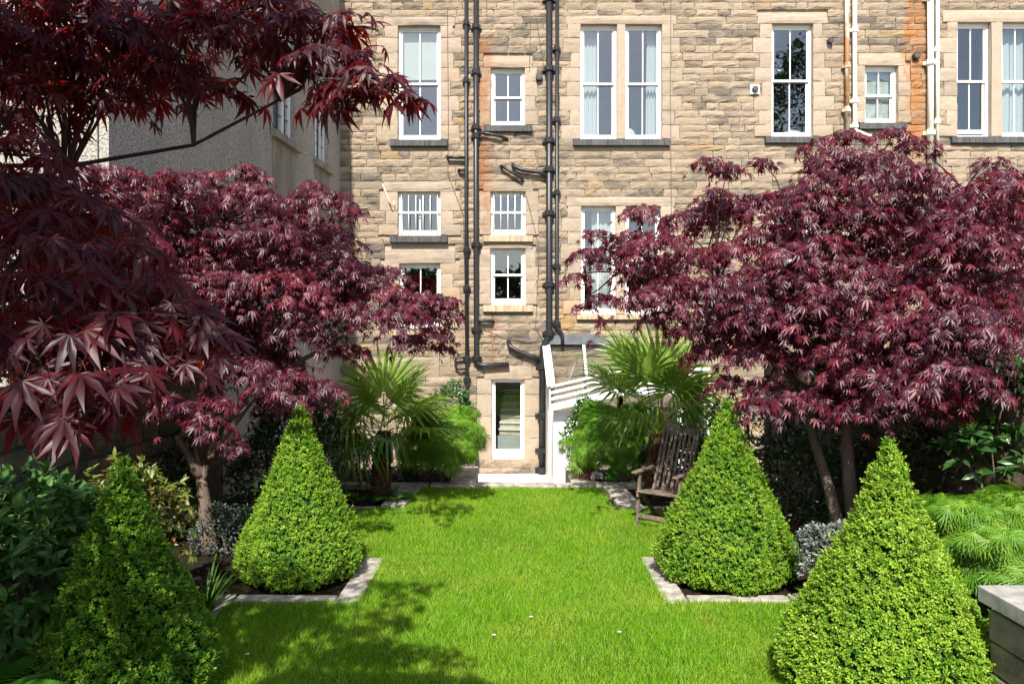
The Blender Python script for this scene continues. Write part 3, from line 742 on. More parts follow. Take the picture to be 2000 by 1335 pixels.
MB().tube([(fx(748), FY - .06, fz(360)), (fx(760), FY - .09, fz(392)), (fx(766), FY - .10, fz(405)), (fx(771), FY - .10, fz(402)), (fx(770), FY - .09, fz(394))], .012, 6).build('wall_hook', M['cream_iron'], house, smooth=True)
# eaves and roof above the picture, so that the house is whole
MB().box(X0 - .3, X1 + .2, FY - .35, FY + 6, Z1, Z1 + .25).build('cornice', M['dressed'], house, tint=.5)
MB().add([(X0 - .3, FY - .4, Z1 + .25), (X1 + .2, FY - .4, Z1 + .25), (X1 + .2, FY + 4, Z1 + 3), (X0 - .3, FY + 4, Z1 + 3), (X1 + .2, FY + 8, Z1 + .25), (X0 - .3, FY + 8, Z1 + .25)],
         [(0, 1, 2, 3), (3, 2, 4, 5), (0, 3, 5), (1, 4, 2), (0, 5, 4, 1)]).build('roof', M['sill'], house)

# ================================================================== GREY ROUGHCAST WING
wing = empty('roughcast_wing', (-6, 12, PIT), 'tall grey roughcast building with leaded windows at the corner', 'building')
CX, CY = -4.585, 8.15; WK = (4.585 - 3.95) / (FY - CY)
def wx(y): return -3.95 - WK * (FY - y)
WW = [(12.72, 13.72, 6.12, 8.35), (14.86, 15.66, 6.12, 8.35)]
zz = sorted({PIT - .05, 12.6, 6.12, 8.35}); yy = sorted({CY, FY + .0, *[w[0] for w in WW], *[w[1] for w in WW]})
m = MB()
for i in range(len(yy) - 1):
    for j in range(len(zz) - 1):
        yc, zc_ = (yy[i] + yy[i + 1]) / 2, (zz[j] + zz[j + 1]) / 2
        if any(w[0] < yc < w[1] and w[2] < zc_ < w[3] for w in WW): continue
        a, b = yy[i], yy[i + 1]
        m.add([(wx(a), a, zz[j]), (wx(b), b, zz[j]), (wx(b), b, zz[j + 1]), (wx(a), a, zz[j + 1])], [(0, 1, 2, 3)])
for w in WW:
    a, b, c, d = w; q = .22
    m.add([(wx(a), a, c), (wx(b), b, c), (wx(b), b, d), (wx(a), a, d), (wx(a) - q, a, c), (wx(b) - q, b, c), (wx(b) - q, b, d), (wx(a) - q, a, d)],
          [(0, 4, 5, 1), (1, 5, 6, 2), (2, 6, 7, 3), (3, 7, 4, 0)])
m.add([(CX, CY, PIT - .05), (-10, CY, PIT - .05), (-10, CY, 12.6), (CX, CY, 12.6)], [(3, 2, 1, 0)])
m.add([(-10, CY, PIT - .05), (-10, FY, PIT - .05), (-10, FY, 12.6), (-10, CY, 12.6)], [(3, 2, 1, 0)])
m.add([(CX, CY, 12.6), (wx(FY), FY, 12.6), (-10, FY, 12.6), (-10, CY, 12.6)], [(0, 1, 2, 3)])
m.build('wall', M['harl'], wing)
for (a, b, c, d) in WW:
    xa = lambda y: wx(y) - .08
    f = MB()
    for y in (a, a + (b - a) * .62, b - .06): f.add([(xa(y), y, c), (xa(y), y + .06, c), (xa(y) - .08, y + .06, c), (xa(y) - .08, y, c), (xa(y), y, d), (xa(y), y + .06, d), (xa(y) - .08, y + .06, d), (xa(y) - .08, y, d)],
                                                 [(0, 1, 5, 4), (1, 2, 6, 5), (2, 3, 7, 6), (3, 0, 4, 7)])
    f.box(xa(b) - .06, xa(a) - .0, a + .06, b - .06, c, c + .06)
    w = f.build('window', M['white'], wing)
    k = 0
    while c + .12 + k * .28 < d:
        z = c + .12 + k * .28; MB().bar((xa(a) - .03, a, z), (xa(b) - .03, b, z), .014, .014).build('lead_bar', M['cable'], w); k += 1
    for y in (a + .24, a + .46): MB().bar((xa(y) - .03, y, c), (xa(y) - .03, y, d), .014, .014, (0, 1, 0)).build('lead_bar', M['cable'], w)
    MB().add([(xa(a) - .04, a, c), (xa(b) - .04, b, c), (xa(b) - .04, b, d), (xa(a) - .04, a, d)], [(0, 1, 2, 3)]).build('pane', M['glass'], w)
    MB().add([(xa(a) - .3, a - .3, c - .3), (xa(b) - .3, b + .3, c - .3), (xa(b) - .3, b + .3, d + .3), (xa(a) - .3, a - .3, d + .3)], [(0, 1, 2, 3)]).build('window_back', M['room'], w)
    e = .12
    MB().add([(wx(a - e) + .10, a - e, c - .16), (wx(b + e) + .10, b + e, c - .16), (wx(b + e) - .2, b + e, c - .16), (wx(a - e) - .2, a - e, c - .16),
              (wx(a - e) + .10, a - e, c - .03), (wx(b + e) + .10, b + e, c - .03), (wx(b + e) - .2, b + e, c), (wx(a - e) - .2, a - e, c)],
             [(0, 3, 2, 1), (4, 5, 6, 7), (0, 1, 5, 4), (1, 2, 6, 5), (2, 3, 7, 6), (3, 0, 4, 7)]).build('sill', M['harl_plain'], w)
    MB().add([(wx(a - .05) + .006, a - .05, c - .17), (wx(b + .05) + .006, b + .05, c - .17), (wx(b + .05) + .006, b + .05, c - 2.6), (wx(a - .05) + .006, a - .05, c - 2.6)], [(3, 2, 1, 0)]).build('cement_panel', M['harl_plain'], w)
MB().tube([(CX - .115, CY - .01, 0), (CX - .12, CY - .01, 6), (CX - .115, CY - .01, 12)], .008, 5).build('cable', M['cable'], wing)

# ================================================================== GARDEN WALLS
def rubble_wall(name, label, xface, sgn, y0, y1, ztop, ys0, ys1, zs0=0.2):
    w = empty(name, (xface, (y0 + y1) / 2, 0), label, 'wall')
    xa = xface + sgn * .02; xb = xface + sgn * .16
    MB().box(min(xa, xb), max(xa, xb), y0, y1, -.3, ztop).build('wall_core', M['rubble_mortar'], w)
    z = zs0; r = random.Random(5)
    while z < ztop - .05:
        h_ = min(r.uniform(.14, .27), ztop - z); y = ys0 - r.uniform(0, .2)
        while y < ys1:
            L = r.uniform(.2, .5); hh = h_ * r.uniform(.86, 1.0); g_ = .014
            v = []; pr = r.uniform(.01, .05)
            for (a, b, o) in ((0, 0, 0), (.5, -.02, .5), (1, 0, 0), (1.0, .5, .4), (1, 1, 0), (.5, 1.03, .5), (0, 1, 0), (0.0, .5, .4), (.5 + r.uniform(-.15, .15), .5, 1)):
                v.append((xface - sgn * (pr * o + .0), y + g_ + (L - 2 * g_) * a + r.uniform(-.015, .015), z + g_ + (hh - 2 * g_) * b + r.uniform(-.012, .012)))
            b0 = [(xface + sgn * .05, q[1], q[2]) for q in v[:8]]
            f = [(i, (i + 1) % 8, 8) for i in range(8)] + [(i, 9 + i, 9 + (i + 1) % 8, (i + 1) % 8) for i in range(8)]
            if sgn < 0: f = [tuple(reversed(q)) for q in f]
            m = MB(); m.v = v + b0; m.f = f; m.build('stone', M['rubble'], w, tint=r.random(), soot=r.uniform(0, .8)); y += L
        z += h_
    MB().box(min(xface - sgn * .03, xface + sgn * .2), max(xface - sgn * .03, xface + sgn * .2), y0, y1, ztop, ztop + .08).build('coping', M['rubble_mortar'], w)
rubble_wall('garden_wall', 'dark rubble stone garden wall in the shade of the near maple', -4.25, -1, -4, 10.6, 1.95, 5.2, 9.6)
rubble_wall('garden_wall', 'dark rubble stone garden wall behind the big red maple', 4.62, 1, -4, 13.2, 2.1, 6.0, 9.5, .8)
# low pier wall with sawn coping beside the yellow-green box pyramid
pw = empty('pier_wall', (3.5, 3.6, 0), 'low grey stone wall end with sawn flat coping', 'wall')
zt = 0.90; PX = 3.0; PY = 4.52
MB().box(PX - .04, 4.3, 2.2, PY + .04, zt - .10, zt).build('coping', M['coping'], pw, bevel=.008)
MB().box(PX + .08, 4.25, 2.25, PY - .04, -.05, zt - .12).build('wall_core', M['rubble_mortar'], pw)
for r_ in range(4):
    z0 = -.03 + r_ * .2; y = PY
    for k in range(6):
        L = .42 if (k + r_) % 2 else .33
        MB().box(PX + .004 * ((k + r_) % 3), PX + .12, y - L + .006, y - .006, z0 + .006, z0 + .194).build('stone', M['pier_stone'], pw, bevel=.012, tint=random.random(), soot=random.uniform(0, .5)); y -= L
    x = PX + .13
    for k in range(3):
        MB().box(x, x + .38, PY - .1, PY + .003 * k, z0 + .006, z0 + .194).build('stone', M['pier_stone'], pw, bevel=.012, tint=random.random(), soot=.3); x += .39

# ================================================================== WHITE GLASS LEAN-TO
cons = empty('glass_lean_to', (2.2, 15.8, PIT), 'white framed glass lean-to against the sandstone wall behind the palm', 'conservatory')
# plan of the front: runs obliquely from the door side back towards the wall, then along it
A = np.array([0.80, 14.75]); B = np.array([2.35, 15.55]); C_ = np.array([4.3, 15.6])
zeA, zeB, zeC = 0.92, 1.18, 1.2                   # eaves heights
zg = {0: 1.42, 1: 1.72, 2: 1.74}                    # foot of the roof glass
zr_ = 2.22                                         # ridge at the wall
def cq(pts, name, mat, t=0.0):
    m = MB(); v = [Vector(p) for p in pts]
    if t == 0: m.add(v, [(0, 1, 2, 3)])
    else:
        n = (v[1] - v[0]).cross(v[3] - v[0]).normalized() * t
        m.add([p for p in v] + [p + n for p in v], [(3, 2, 1, 0), (4, 5, 6, 7), (0, 1, 5, 4), (1, 2, 6, 5), (2, 3, 7, 6), (3, 0, 4, 7)])
    return m.build(name, M[mat], cons)
def lerp(a, b, t): return a + (b - a) * t
YR = FY - .08
front = [(A, zeA, zg[0]), (B, zeB, zg[1]), (C_, zeC, zg[2])]
wallx = [0.78, 2.5, 4.4]
for i in range(2):
    (p, ze0, zg0), (q, ze1, zg1) = front[i], front[i + 1]; n = 2
    for k in range(n):
        t0, t1 = k / n, (k + 1) / n
        a, b = lerp(p, q, t0), lerp(p, q, t1); za, zb = lerp(zg0, zg1, t0), lerp(zg0, zg1, t1); wa, wb = lerp(wallx[i], wallx[i + 1], t0), lerp(wallx[i], wallx[i + 1], t1)
        cq([(a[0], a[1], za), (b[0], b[1], zb), (wb, YR, zr_), (wa, YR, zr_)], 'roof_pane', 'glass')
        MB().bar((a[0], a[1] - .02, za), (wa, YR, zr_), .17 if (k == 0 and i == 0) else .06, .05).build('rafter', M['white'], cons)
    # stepped white fascia boards below the glass
    for s_ in range(4):
        u = s_ / 4; h0, h1 = lerp(zg0, ze0, u), lerp(zg1, ze1, u); g0, g1 = lerp(zg0, ze0, u + (.22 if s_ == 3 else .10)), lerp(zg1, ze1, u + (.22 if s_ == 3 else .10)); o_ = .02 + .045 * s_
        m = MB().add([(p[0], p[1] - o_, g0), (q[0], q[1] - o_, g1), (q[0], q[1] - o_, h1), (p[0], p[1] - o_, h0), (p[0], p[1] + .05, g0), (q[0], q[1] + .05, g1), (q[0], q[1] + .05, h1), (p[0], p[1] + .05, h0)],
                 [(0, 1, 2, 3), (4, 7, 6, 5), (3, 2, 6, 7), (0, 4, 5, 1), (0, 3, 7, 4), (1, 5, 6, 2)]); m.build('fascia_board', M['white'], cons)
    cq([(p[0], p[1] + .02, ze0), (q[0], q[1] + .02, ze1), (q[0], q[1] + .02, zg1), (p[0], p[1] + .02, zg0)], 'pane', 'glass')
    # front panels: white posts, glass between
    for k in range(4):
        a = lerp(p, q, k / 3); ze = lerp(ze0, ze1, k / 3)
        MB().box(a[0] - .06, a[0] + .06, a[1] - .03, a[1] + .06, PIT, ze - .02).build('post', M['white'], cons)
    for k in range(3):
        a, b = lerp(p, q, k / 3), lerp(p, q, (k + 1) / 3); ze = min(lerp(ze0, ze1, k / 3), lerp(ze0, ze1, (k + 1) / 3))
        cq([(a[0] + .06, a[1] + .02, PIT), (b[0] - .06, b[1] + .02, PIT), (b[0] - .06, b[1] + .02, PIT + .55), (a[0] + .06, a[1] + .02, PIT + .55)], 'panel', 'white' if i == 0 and k == 0 else 'pier_stone', .03)
        cq([(a[0] + .06, a[1] + .03, PIT + .55), (b[0] - .06, b[1] + .03, PIT + .55), (b[0] - .06, b[1] + .03, ze - .05), (a[0] + .06, a[1] + .03, ze - .05)], 'panel' if i == 0 and k == 0 else 'pane', 'white' if i == 0 and k == 0 else 'glass')
    MB().bar((p[0] - .04, p[1] - .20, ze0 + .02), (q[0], q[1] - .20, ze1 + .02), .09, .07).build('gutter', M['white'], cons, bevel=.02)
cq([(A[0] - .03, A[1] + .05, PIT), (A[0] - .03, YR, PIT), (A[0] - .03, YR, zr_ - .05), (A[0] - .03, A[1] + .05, zg[0] - .1)], 'side_panel', 'white', .03)
MB().tube([(A[0] - .01, A[1] - .10, PIT), (A[0] - .01, A[1] - .10, zeA - .2), (A[0] - .01, A[1] - .2, zeA)], .05, 10).build('downpipe', M['white'], cons, smooth=True)
MB().add([(0.70, FY - .12, zr_ + .02), (2.5, FY - .12, zr_ + .02), (1.9, FY - .05, zr_ + .24), (0.82, FY - .05, zr_ + .24)], [(0, 1, 2, 3)]).build('lead_flashing', M['lead'], cons)

# ================================================================== RED MAPLES
def in_poly(x, y, poly):
    c = False; j = len(poly) - 1
    for i in range(len(poly)):
        (xi, yi), (xj, yj) = poly[i], poly[j]
        if (yi > y) != (yj > y) and x < (xj - xi) * (y - yi) / (yj - yi) + xi: c = not c
        j = i
    return c
def fill(poly, mind, seed, tries=4000):
    r = np.random.default_rng(seed); xs_ = [p[0] for p in poly]; ys_ = [p[1] for p in poly]; out = []
    for _ in range(tries):
        x, y = r.uniform(min(xs_), max(xs_)), r.uniform(min(ys_), max(ys_))
        if in_poly(x, y, poly) and all(((x - a) ** 2 + ((y - b) * 1.5) ** 2) > mind ** 2 for a, b in out): out.append((x, y))
    return out
def curve(a, b, sag=0.0, n=7, wob=0.03, r=rng):
    a, b = np.asarray(a, float), np.asarray(b, float); t = np.linspace(0, 1, n)[:, None]
    p = a + (b - a) * t; p[:, 2] += sag * np.sin(t[:, 0] * math.pi)
    p[1:-1] += r.normal(size=(n - 2, 3)) * wob * np.linalg.norm(b - a) * .5
    p[1:-1] = (p[:-2] + 2 * p[1:-1] + p[2:]) / 4 if n > 5 else p[1:-1]; return p
def maple(name, label, base, fork, pads, mat, lsize, dens, n_ind, limbs=6, trunk_r=.07, flat=.24, group=None, stems=None, twig_r=.010, seed=1, limb_r=None, wt=None):
    r = np.random.default_rng(seed)
    t = empty(name, base, label, 'tree', group)
    base = np.array(base, float); pads = np.array(pads); fork = np.array(fork, float)
    for st in (stems or [(base, fork, trunk_r)]):
        c = curve(st[0], st[1], 0, 7, .05, r); MB().tube(c, [st[2] * (1.25 - .6 * i / 6) for i in range(7)], 9).build('trunk', M['bark'], t, smooth=True)
    # limbs to clusters of pads
    cen = pads[r.choice(len(pads), limbs, replace=False), :3].copy()
    for _ in range(6):
        lab = np.argmin(((pads[:, None, :3] - cen[None]) ** 2).sum(-1), 1)
        for k in range(limbs):
            if (lab == k).any(): cen[k] = pads[lab == k, :3].mean(0)
    tw = MB()
    for k in range(limbs):
        if not (lab == k).any(): continue
        end = cen[k] - np.array([0, 0, .12]); c = curve(fork, end, .25 * np.linalg.norm(end - fork) * .5, 9, .07, r)
        MB().tube(c, [(limb_r or trunk_r) * (.62 - .45 * i / 8) for i in range(9)], 7).build('limb', M['twig' if limb_r else 'bark'], t, smooth=True)
        for p in pads[lab == k]:
            q = c[np.argmin(((c - p[:3]) ** 2).sum(1) + np.arange(9)[::-1] * .02)]
            cc = curve(q, p[:3] - [0, 0, .04 * p[3]], .06, 5, .08, r); tw.tube(cc, [twig_r * (1.3 - .2 * i) for i in range(5)], 5, False)
            for _ in range(7):
                a = r.uniform(0, 6.283); e = p[:3] + np.array([math.cos(a), math.sin(a), -.22]) * p[3] * .85
                tw.tube(curve(p[:3] - [0, 0, .04 * p[3]], e, .1 * p[3], 4, .1, r), [twig_r * .5, twig_r * .4, twig_r * .3, twig_r * .15], 4, False)
    tw.build('twigs', M['twig'], t, kind='stuff')
    Pn = []; D = []; Nn = []; Sz = []; Ti = []
    for ip, (x, y, z, R_) in enumerate(pads):
        w_ = 1.0 if wt is None else wt[ip]; n = max(6, int(dens * R_ * R_ * w_)); rr = R_ * np.sqrt(r.uniform(0.0, 1, n)) * r.choice([1, .97, 1.12], n); a = r.uniform(0, 2 * math.pi, n)
        lay = r.choice([0, 1, 1, 1], n)
        # lobed outline so that the pads do not read as discs
        ph = r.uniform(0, 6.28, 3); rr = rr * (1 + .22 * np.sin(3 * a + ph[0]) + .16 * np.sin(5 * a + ph[1]))
        u = rr / R_; o = np.stack([np.cos(a), np.sin(a), np.zeros(n)], 1)
        zz_ = z + flat * R_ * (1 - u ** 2) - .12 * R_ * u ** 3 + r.normal(size=n) * .045 * R_ - (1 - lay) * flat * R_ * r.uniform(.1, .9, n)
        Pn.append(np.stack([x + o[:, 0] * rr, y + o[:, 1] * rr, zz_], 1))
        D.append(o * (.35 + .75 * u[:, None]) + r.normal(size=(n, 3)) * .38 + np.array([0, 0, -1.0]) * (.38 + .35 * u[:, None]))
        Nn.append(np.array([0, 0, 1.0]) + o * .55 * u[:, None] + np.array([-.05, -.45, 0]) + r.normal(size=(n, 3)) * .33)
        Sz.append(lsize * (1.0 if w_ > .9 else w_ ** -.42) * np.clip(r.normal(.93, .2, n), .5, 1.4)); Ti.append(np.clip(r.normal(.47, .27, n) + r.normal() * .14, 0, 1))
    pos = np.concatenate(Pn); R3 = frames(np.concatenate(D), np.concatenate(Nn))
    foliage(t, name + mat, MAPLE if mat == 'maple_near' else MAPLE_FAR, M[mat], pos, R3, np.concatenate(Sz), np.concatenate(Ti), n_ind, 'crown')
    return t
rp = np.random.default_rng(42)
# --- maple by the left wall
poly = [(190, 375), (330, 385), (480, 365), (560, 420), (620, 405), (690, 520), (770, 565), (835, 600), (800, 640), (700, 640), (600, 630), (540, 710), (590, 735), (480, 735), (300, 700), (180, 600)]
pads = []
for x, y in fill(poly, 58, 3): 
    d = 8.3 + rp.uniform(-.7, .9); d = min(d, 4.05 * F / max(1, 1000 - x)); pads.append((*P(x, y, d), rp.uniform(.34, .54)))
nA = len(pads)
for x, y in fill(poly, 120, 9): 
    d = 9.3 + rp.uniform(-.3, .6); d = min(d, 3.9 * F / max(1, 1000 - x)); pads.append((*P(x, y, d), rp.uniform(.4, .6)))
nB = len(pads) - nA
for x, y, d, R_ in ((480, 335, 8.3, .24), (500, 350, 8.5, .2), (610, 365, 8.7, .2), (160, 345, 6.5, .3), (240, 350, 7.0, .32), (350, 350, 7.6, .3), (410, 350, 8, .25), (870, 588, 8.6, .22), (845, 655, 8.9, .3), (800, 670, 9.0, .3), (860, 680, 9.2, .2),
                    (345, 800, 7.0, .26), (400, 830, 7.0, .24), (320, 780, 6.9, .16), (450, 868, 7.1, .16), (415, 790, 7.2, .24), (470, 880, 7.15, .1), (560, 745, 7.4, .35), (630, 760, 7.5, .25), (480, 720, 7.3, .35), (680, 690, 8.6, .3), (555, 790, 8.2, .3), (610, 775, 8.5, .28), (520, 770, 8.0, .3)):
    pads.append((*P(x, y, d), R_))
maple('red_maple', 'spreading purple-red maple against the grey roughcast wall', (-3.55, 8.4, -.02), P(400, 900, 8.3), pads, 'maple', .085, 1120, 300, 7, .075, .36, wt=[1] * nA + [.45] * nB + [1] * (len(pads) - nA - nB), seed=5,
      stems=[((-3.45, 8.2, -.02), P(392, 930, 8.3), .085), (P(392, 930, 8.3), P(345, 850, 8.2), .05), (P(392, 935, 8.3), P(385, 850, 8.4), .05), (P(395, 940, 8.3), P(420, 860, 8.3), .035)])
# --- big maple on the right
poly = [(1200, 505), (1330, 440), (1430, 405), (1560, 395), (1630, 315), (1750, 315), (1840, 385), (1980, 380), (1990, 470), (1880, 540), (1900, 670), (1810, 745), (1700, 740), (1560, 715), (1450, 690), (1390, 610), (1250, 590)]
def dr(x, y): return 6.2 + (1950 - x) / 850 * 2.1 + (700 - y) / 400 * 1.0
pads = []
for x, y in fill(poly, 62, 4): pads.append((*P(x, y, dr(x, y) + rp.uniform(-.55, .45)), rp.uniform(.32, .48)))
nA = len(pads)
for x, y in fill(poly, 115, 8): pads.append((*P(x, y, dr(x, y) + 1.0 + rp.uniform(-.3, .6)), rp.uniform(.4, .58)))
nB = len(pads) - nA
for x, y, d, R_ in ((1125, 545, 8.7, .2), (1150, 500, 8.6, .25), (1165, 460, 8.7, .2), (1250, 420, 8.5, .3), (1385, 318, 8.1, .2), (1420, 335, 8.0, .22), (1490, 320, 7.9, .16), (1400, 385, 8, .25), (1600, 290, 7.9, .25), (1650, 270, 7.9, .22), (1740, 268, 7.9, .25), (1790, 290, 7.8, .25),
                    (1790, 800, 6.3, .2), (1740, 790, 6.3, .25), (1820, 760, 6.2, .28), (1180, 585, 8.6, .22), (1140, 600, 8.7, .15), (1935, 320, 7.6, .2), (1960, 350, 7.4, .3), (1900, 735, 6.2, .22), (1940, 765, 6.3, .15), (1290, 625, 8.2, .3), (1350, 650, 8.0, .3), (1430, 750, 7.6, .25), (1560, 790, 6.9, .3), (1690, 800, 6.6, .3), (1840, 790, 6.2, .25), (1480, 790, 7.2, .22), (1390, 690, 7.8, .3), (1320, 560, 8.0, .35), (1250, 530, 8.3, .3), (1220, 470, 8.4, .28), (1940, 620, 6.6, .35), (1960, 560, 6.9, .35), (1900, 450, 7.2, .4), (1500, 760, 7.4, .3), (1600, 780, 7.0, .3), (1650, 760, 6.8, .3)):
    pads.append((*P(x, y, d), R_))
maple('red_maple', 'largest crimson maple, its wide crown in front of the cream pipes', (3.35, 7.3, -.02), (3.3, 7.3, 1.7), pads, 'maple', .085, 1120, 300, 8, .075, .36, wt=[1] * nA + [.45] * nB + [1] * (len(pads) - nA - nB), seed=6,
      stems=[((3.45, 7.25, -.02), (3.05, 7.4, 1.75), .06), ((3.55, 7.35, -.02), (3.5, 7.45, 1.75), .075), ((3.55, 7.35, -.02), (3.9, 7.3, 1.8), .05), ((2.9, 8.7, -.02), (2.8, 8.6, 1.7), .04), ((3.12, 8.75, -.02), (3.1, 8.6, 1.7), .045)])
# --- a further maple beyond the right wall
pads = [(*P(x, y, 9.6 + rp.uniform(-.6, .6)), rp.uniform(.45, .7)) for x, y in fill([(1830, 400), (2080, 340), (2080, 720), (1900, 700)], 70, 21)]
maple('red_maple', 'shaded dark red maple standing beyond the right garden wall', (6.3, 9.8, PIT), (6.3, 9.7, 1.2), pads, 'maple', .11, 420, 60, 5, .08, seed=7)
# --- near maple whose boughs hang into the garden from the left
pads = []
for x, y, d, R_ in ((-40, 60, 2.0, .2), (60, 90, 2.1, .17), (150, 30, 2.0, .17), (130, 150, 2.1, .16), (240, 90, 2.05, .16), (60, 190, 2.0, .13), (210, 190, 2.1, .12), (330, 40, 2.0, .16), (330, 140, 2.1, .14), (430, 70, 2.0, .15), (400, 170, 2.1, .10), (450, 175, 2.0, .07),
                    (520, 10, 1.95, .13), (600, 60, 1.9, .13), (560, 100, 1.95, .09), (650, 120, 1.85, .12), (690, 50, 1.85, .09), (720, 150, 1.8, .09), (690, 195, 1.8, .08), (770, 170, 1.8, .07), (640, 190, 1.85, .07), (810, 195, 1.8, .05),
                    (20, 20, 2.3, .2), (110, 110, 2.4, .2), (200, 30, 2.3, .2), (260, 140, 2.4, .17), (20, 150, 2.4, .2), (310, 90, 2.4, .18), (400, 30, 2.3, .17), (470, 20, 2.2, .15), (30, 300, 1.7, .12), (-40, 380, 1.6, .18), (70, 380, 1.7, .14), (150, 420, 1.6, .12), (20, 470, 1.5, .13), (120, 490, 1.45, .11), (230, 500, 1.5, .10), (190, 560, 1.35, .10), (60, 580, 1.3, .12), (290, 570, 1.4, .09), (330, 620, 1.35, .09),
                    (240, 640, 1.25, .09), (130, 660, 1.2, .10), (20, 680, 1.2, .10), (380, 660, 1.35, .07), (310, 690, 1.25, .07), (190, 730, 1.15, .08), (90, 750, 1.15, .08), (250, 740, 1.15, .06), (350, 730, 1.2, .05), (190, 800, 1.1, .05), (150, 815, 1.1, .045), (-30, 800, 1.2, .08),
                    (40, 640, 1.9, .2), (180, 620, 2.1, .2), (40, 520, 2.2, .22), (150, 470, 2.3, .2), (60, 420, 2.4, .2), (-30, 240, 2.5, .2), (250, 560, 2.4, .2), (320, 650, 2.2, .15), (90, 720, 2.0, .15)):
    pads.append((*P(x, y, d), R_))
nA = len(pads)
for _ in range(52):             # the crown above the picture
    yy_ = rp.uniform(.9, 2.7); pads.append((rp.uniform(-4.0, -1.5), yy_, 3.0 + .5 * yy_ + rp.uniform(.05, .55), rp.uniform(.22, .4)))
for _ in range(12): pads.append((rp.uniform(-1.5, -.8), rp.uniform(1.0, 1.5), rp.uniform(3.8, 4.1), rp.uniform(.2, .28)))  # unseen part of the crown, put in to shade the bough below
for _ in range(60):             # and unseen above the viewer's shoulder, put in to shade the near leaves
    pads.append((rp.uniform(-2.9, -.95), rp.uniform(-.9, .95), rp.uniform(3.25, 4.2), rp.uniform(.2, .34)))
for _ in range(10): 
    yy_ = rp.uniform(1.6, 3.4); pads.append((rp.uniform(-4.2, -3.2), yy_, rp.uniform(2.0, 3.2), .35))
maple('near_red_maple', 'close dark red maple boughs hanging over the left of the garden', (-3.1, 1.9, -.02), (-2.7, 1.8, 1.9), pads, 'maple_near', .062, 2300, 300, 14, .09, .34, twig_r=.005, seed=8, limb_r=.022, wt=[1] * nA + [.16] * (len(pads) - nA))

# ================================================================== CLIPPED BOX PYRAMIDS
SPR = [sprig(6, k) for k in range(4)]
def topiary(label, cx, cy, H, Rb, seed, bright, lean=0.0, n=12500, size=(.026, .046)):
    r = np.random.default_rng(seed); t = empty('box_pyramid', (cx, cy, 0), label, 'topiary', 'clipped box pyramids')
    def prof(h):      # h in 0..1
        return Rb * (np.interp(h, [0, .05, .13, .35, .6, .8, .93, 1], [.86, .96, 1.0, .72, .425, .23, .125, .05]))
    def bumps(h, a): return 1 + .045 * np.sin(2 * a + seed * 2 + 4 * h) + .04 * np.sin(5 * a + 9 * h + seed) + .03 * np.sin(11 * a - 15 * h)
    # solid hull, coloured dark to stand in for the shaded inside
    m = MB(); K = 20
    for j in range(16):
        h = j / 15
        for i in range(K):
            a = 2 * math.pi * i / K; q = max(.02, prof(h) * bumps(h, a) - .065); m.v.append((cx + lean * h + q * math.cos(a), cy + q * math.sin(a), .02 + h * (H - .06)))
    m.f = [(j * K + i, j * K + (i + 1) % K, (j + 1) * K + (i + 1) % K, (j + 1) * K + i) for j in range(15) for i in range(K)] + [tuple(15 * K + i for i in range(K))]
    m.build('inner_hull', M['box_core'], t, smooth=True)
    h = 1 - np.sqrt(r.uniform(0, 1, n)) ; h = np.where(r.uniform(size=n) < .12, r.uniform(.0, 1, n), h); h = np.clip(h, 0, .995)
    a = r.uniform(0, 2 * math.pi, n); out = r.normal(0, .014, n); stray = r.uniform(size=n) < .025; out = np.where(stray, out + r.uniform(.015, .04, n), out); q = np.maximum(prof(h) * bumps(h, a) - .035, .004) + out
    pos = np.stack([cx + lean * h + q * np.cos(a), cy + q * np.sin(a), .03 + h * (H - .07) + r.normal(0, .012, n)], 1)
    o = np.stack([np.cos(a), np.sin(a), .42 + 1.6 * h ** 5], 1)
    D = norm(o) + r.normal(size=(n, 3)) * .42 + np.array([0, 0, .35]); Nn = r.normal(size=(n, 3))
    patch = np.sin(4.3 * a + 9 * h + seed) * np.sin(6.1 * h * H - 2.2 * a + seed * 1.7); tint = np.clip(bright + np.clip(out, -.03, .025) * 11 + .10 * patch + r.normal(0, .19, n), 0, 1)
    foliage(t, 'box', SPR, M['box'], pos, frames(D, Nn), r.uniform(*size, n) * np.where(stray, 1.25, 1.0), tint, 0)
    return t
topiary('tall box pyramid half in shade beside the broad-leaved hedge', -2.74, 5.05, 1.64, .66, 1, .34, n=12000, size=(.030, .052))  # leaf tint set darker here, painting in part of the shade
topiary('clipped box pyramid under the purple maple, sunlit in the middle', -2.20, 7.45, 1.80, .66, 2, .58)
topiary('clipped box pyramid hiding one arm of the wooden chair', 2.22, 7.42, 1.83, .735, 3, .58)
topiary('brightest yellow-green box pyramid beside the low grey wall', 2.64, 5.02, 1.77, .71, 4, .72, n=12000, size=(.030, .052))

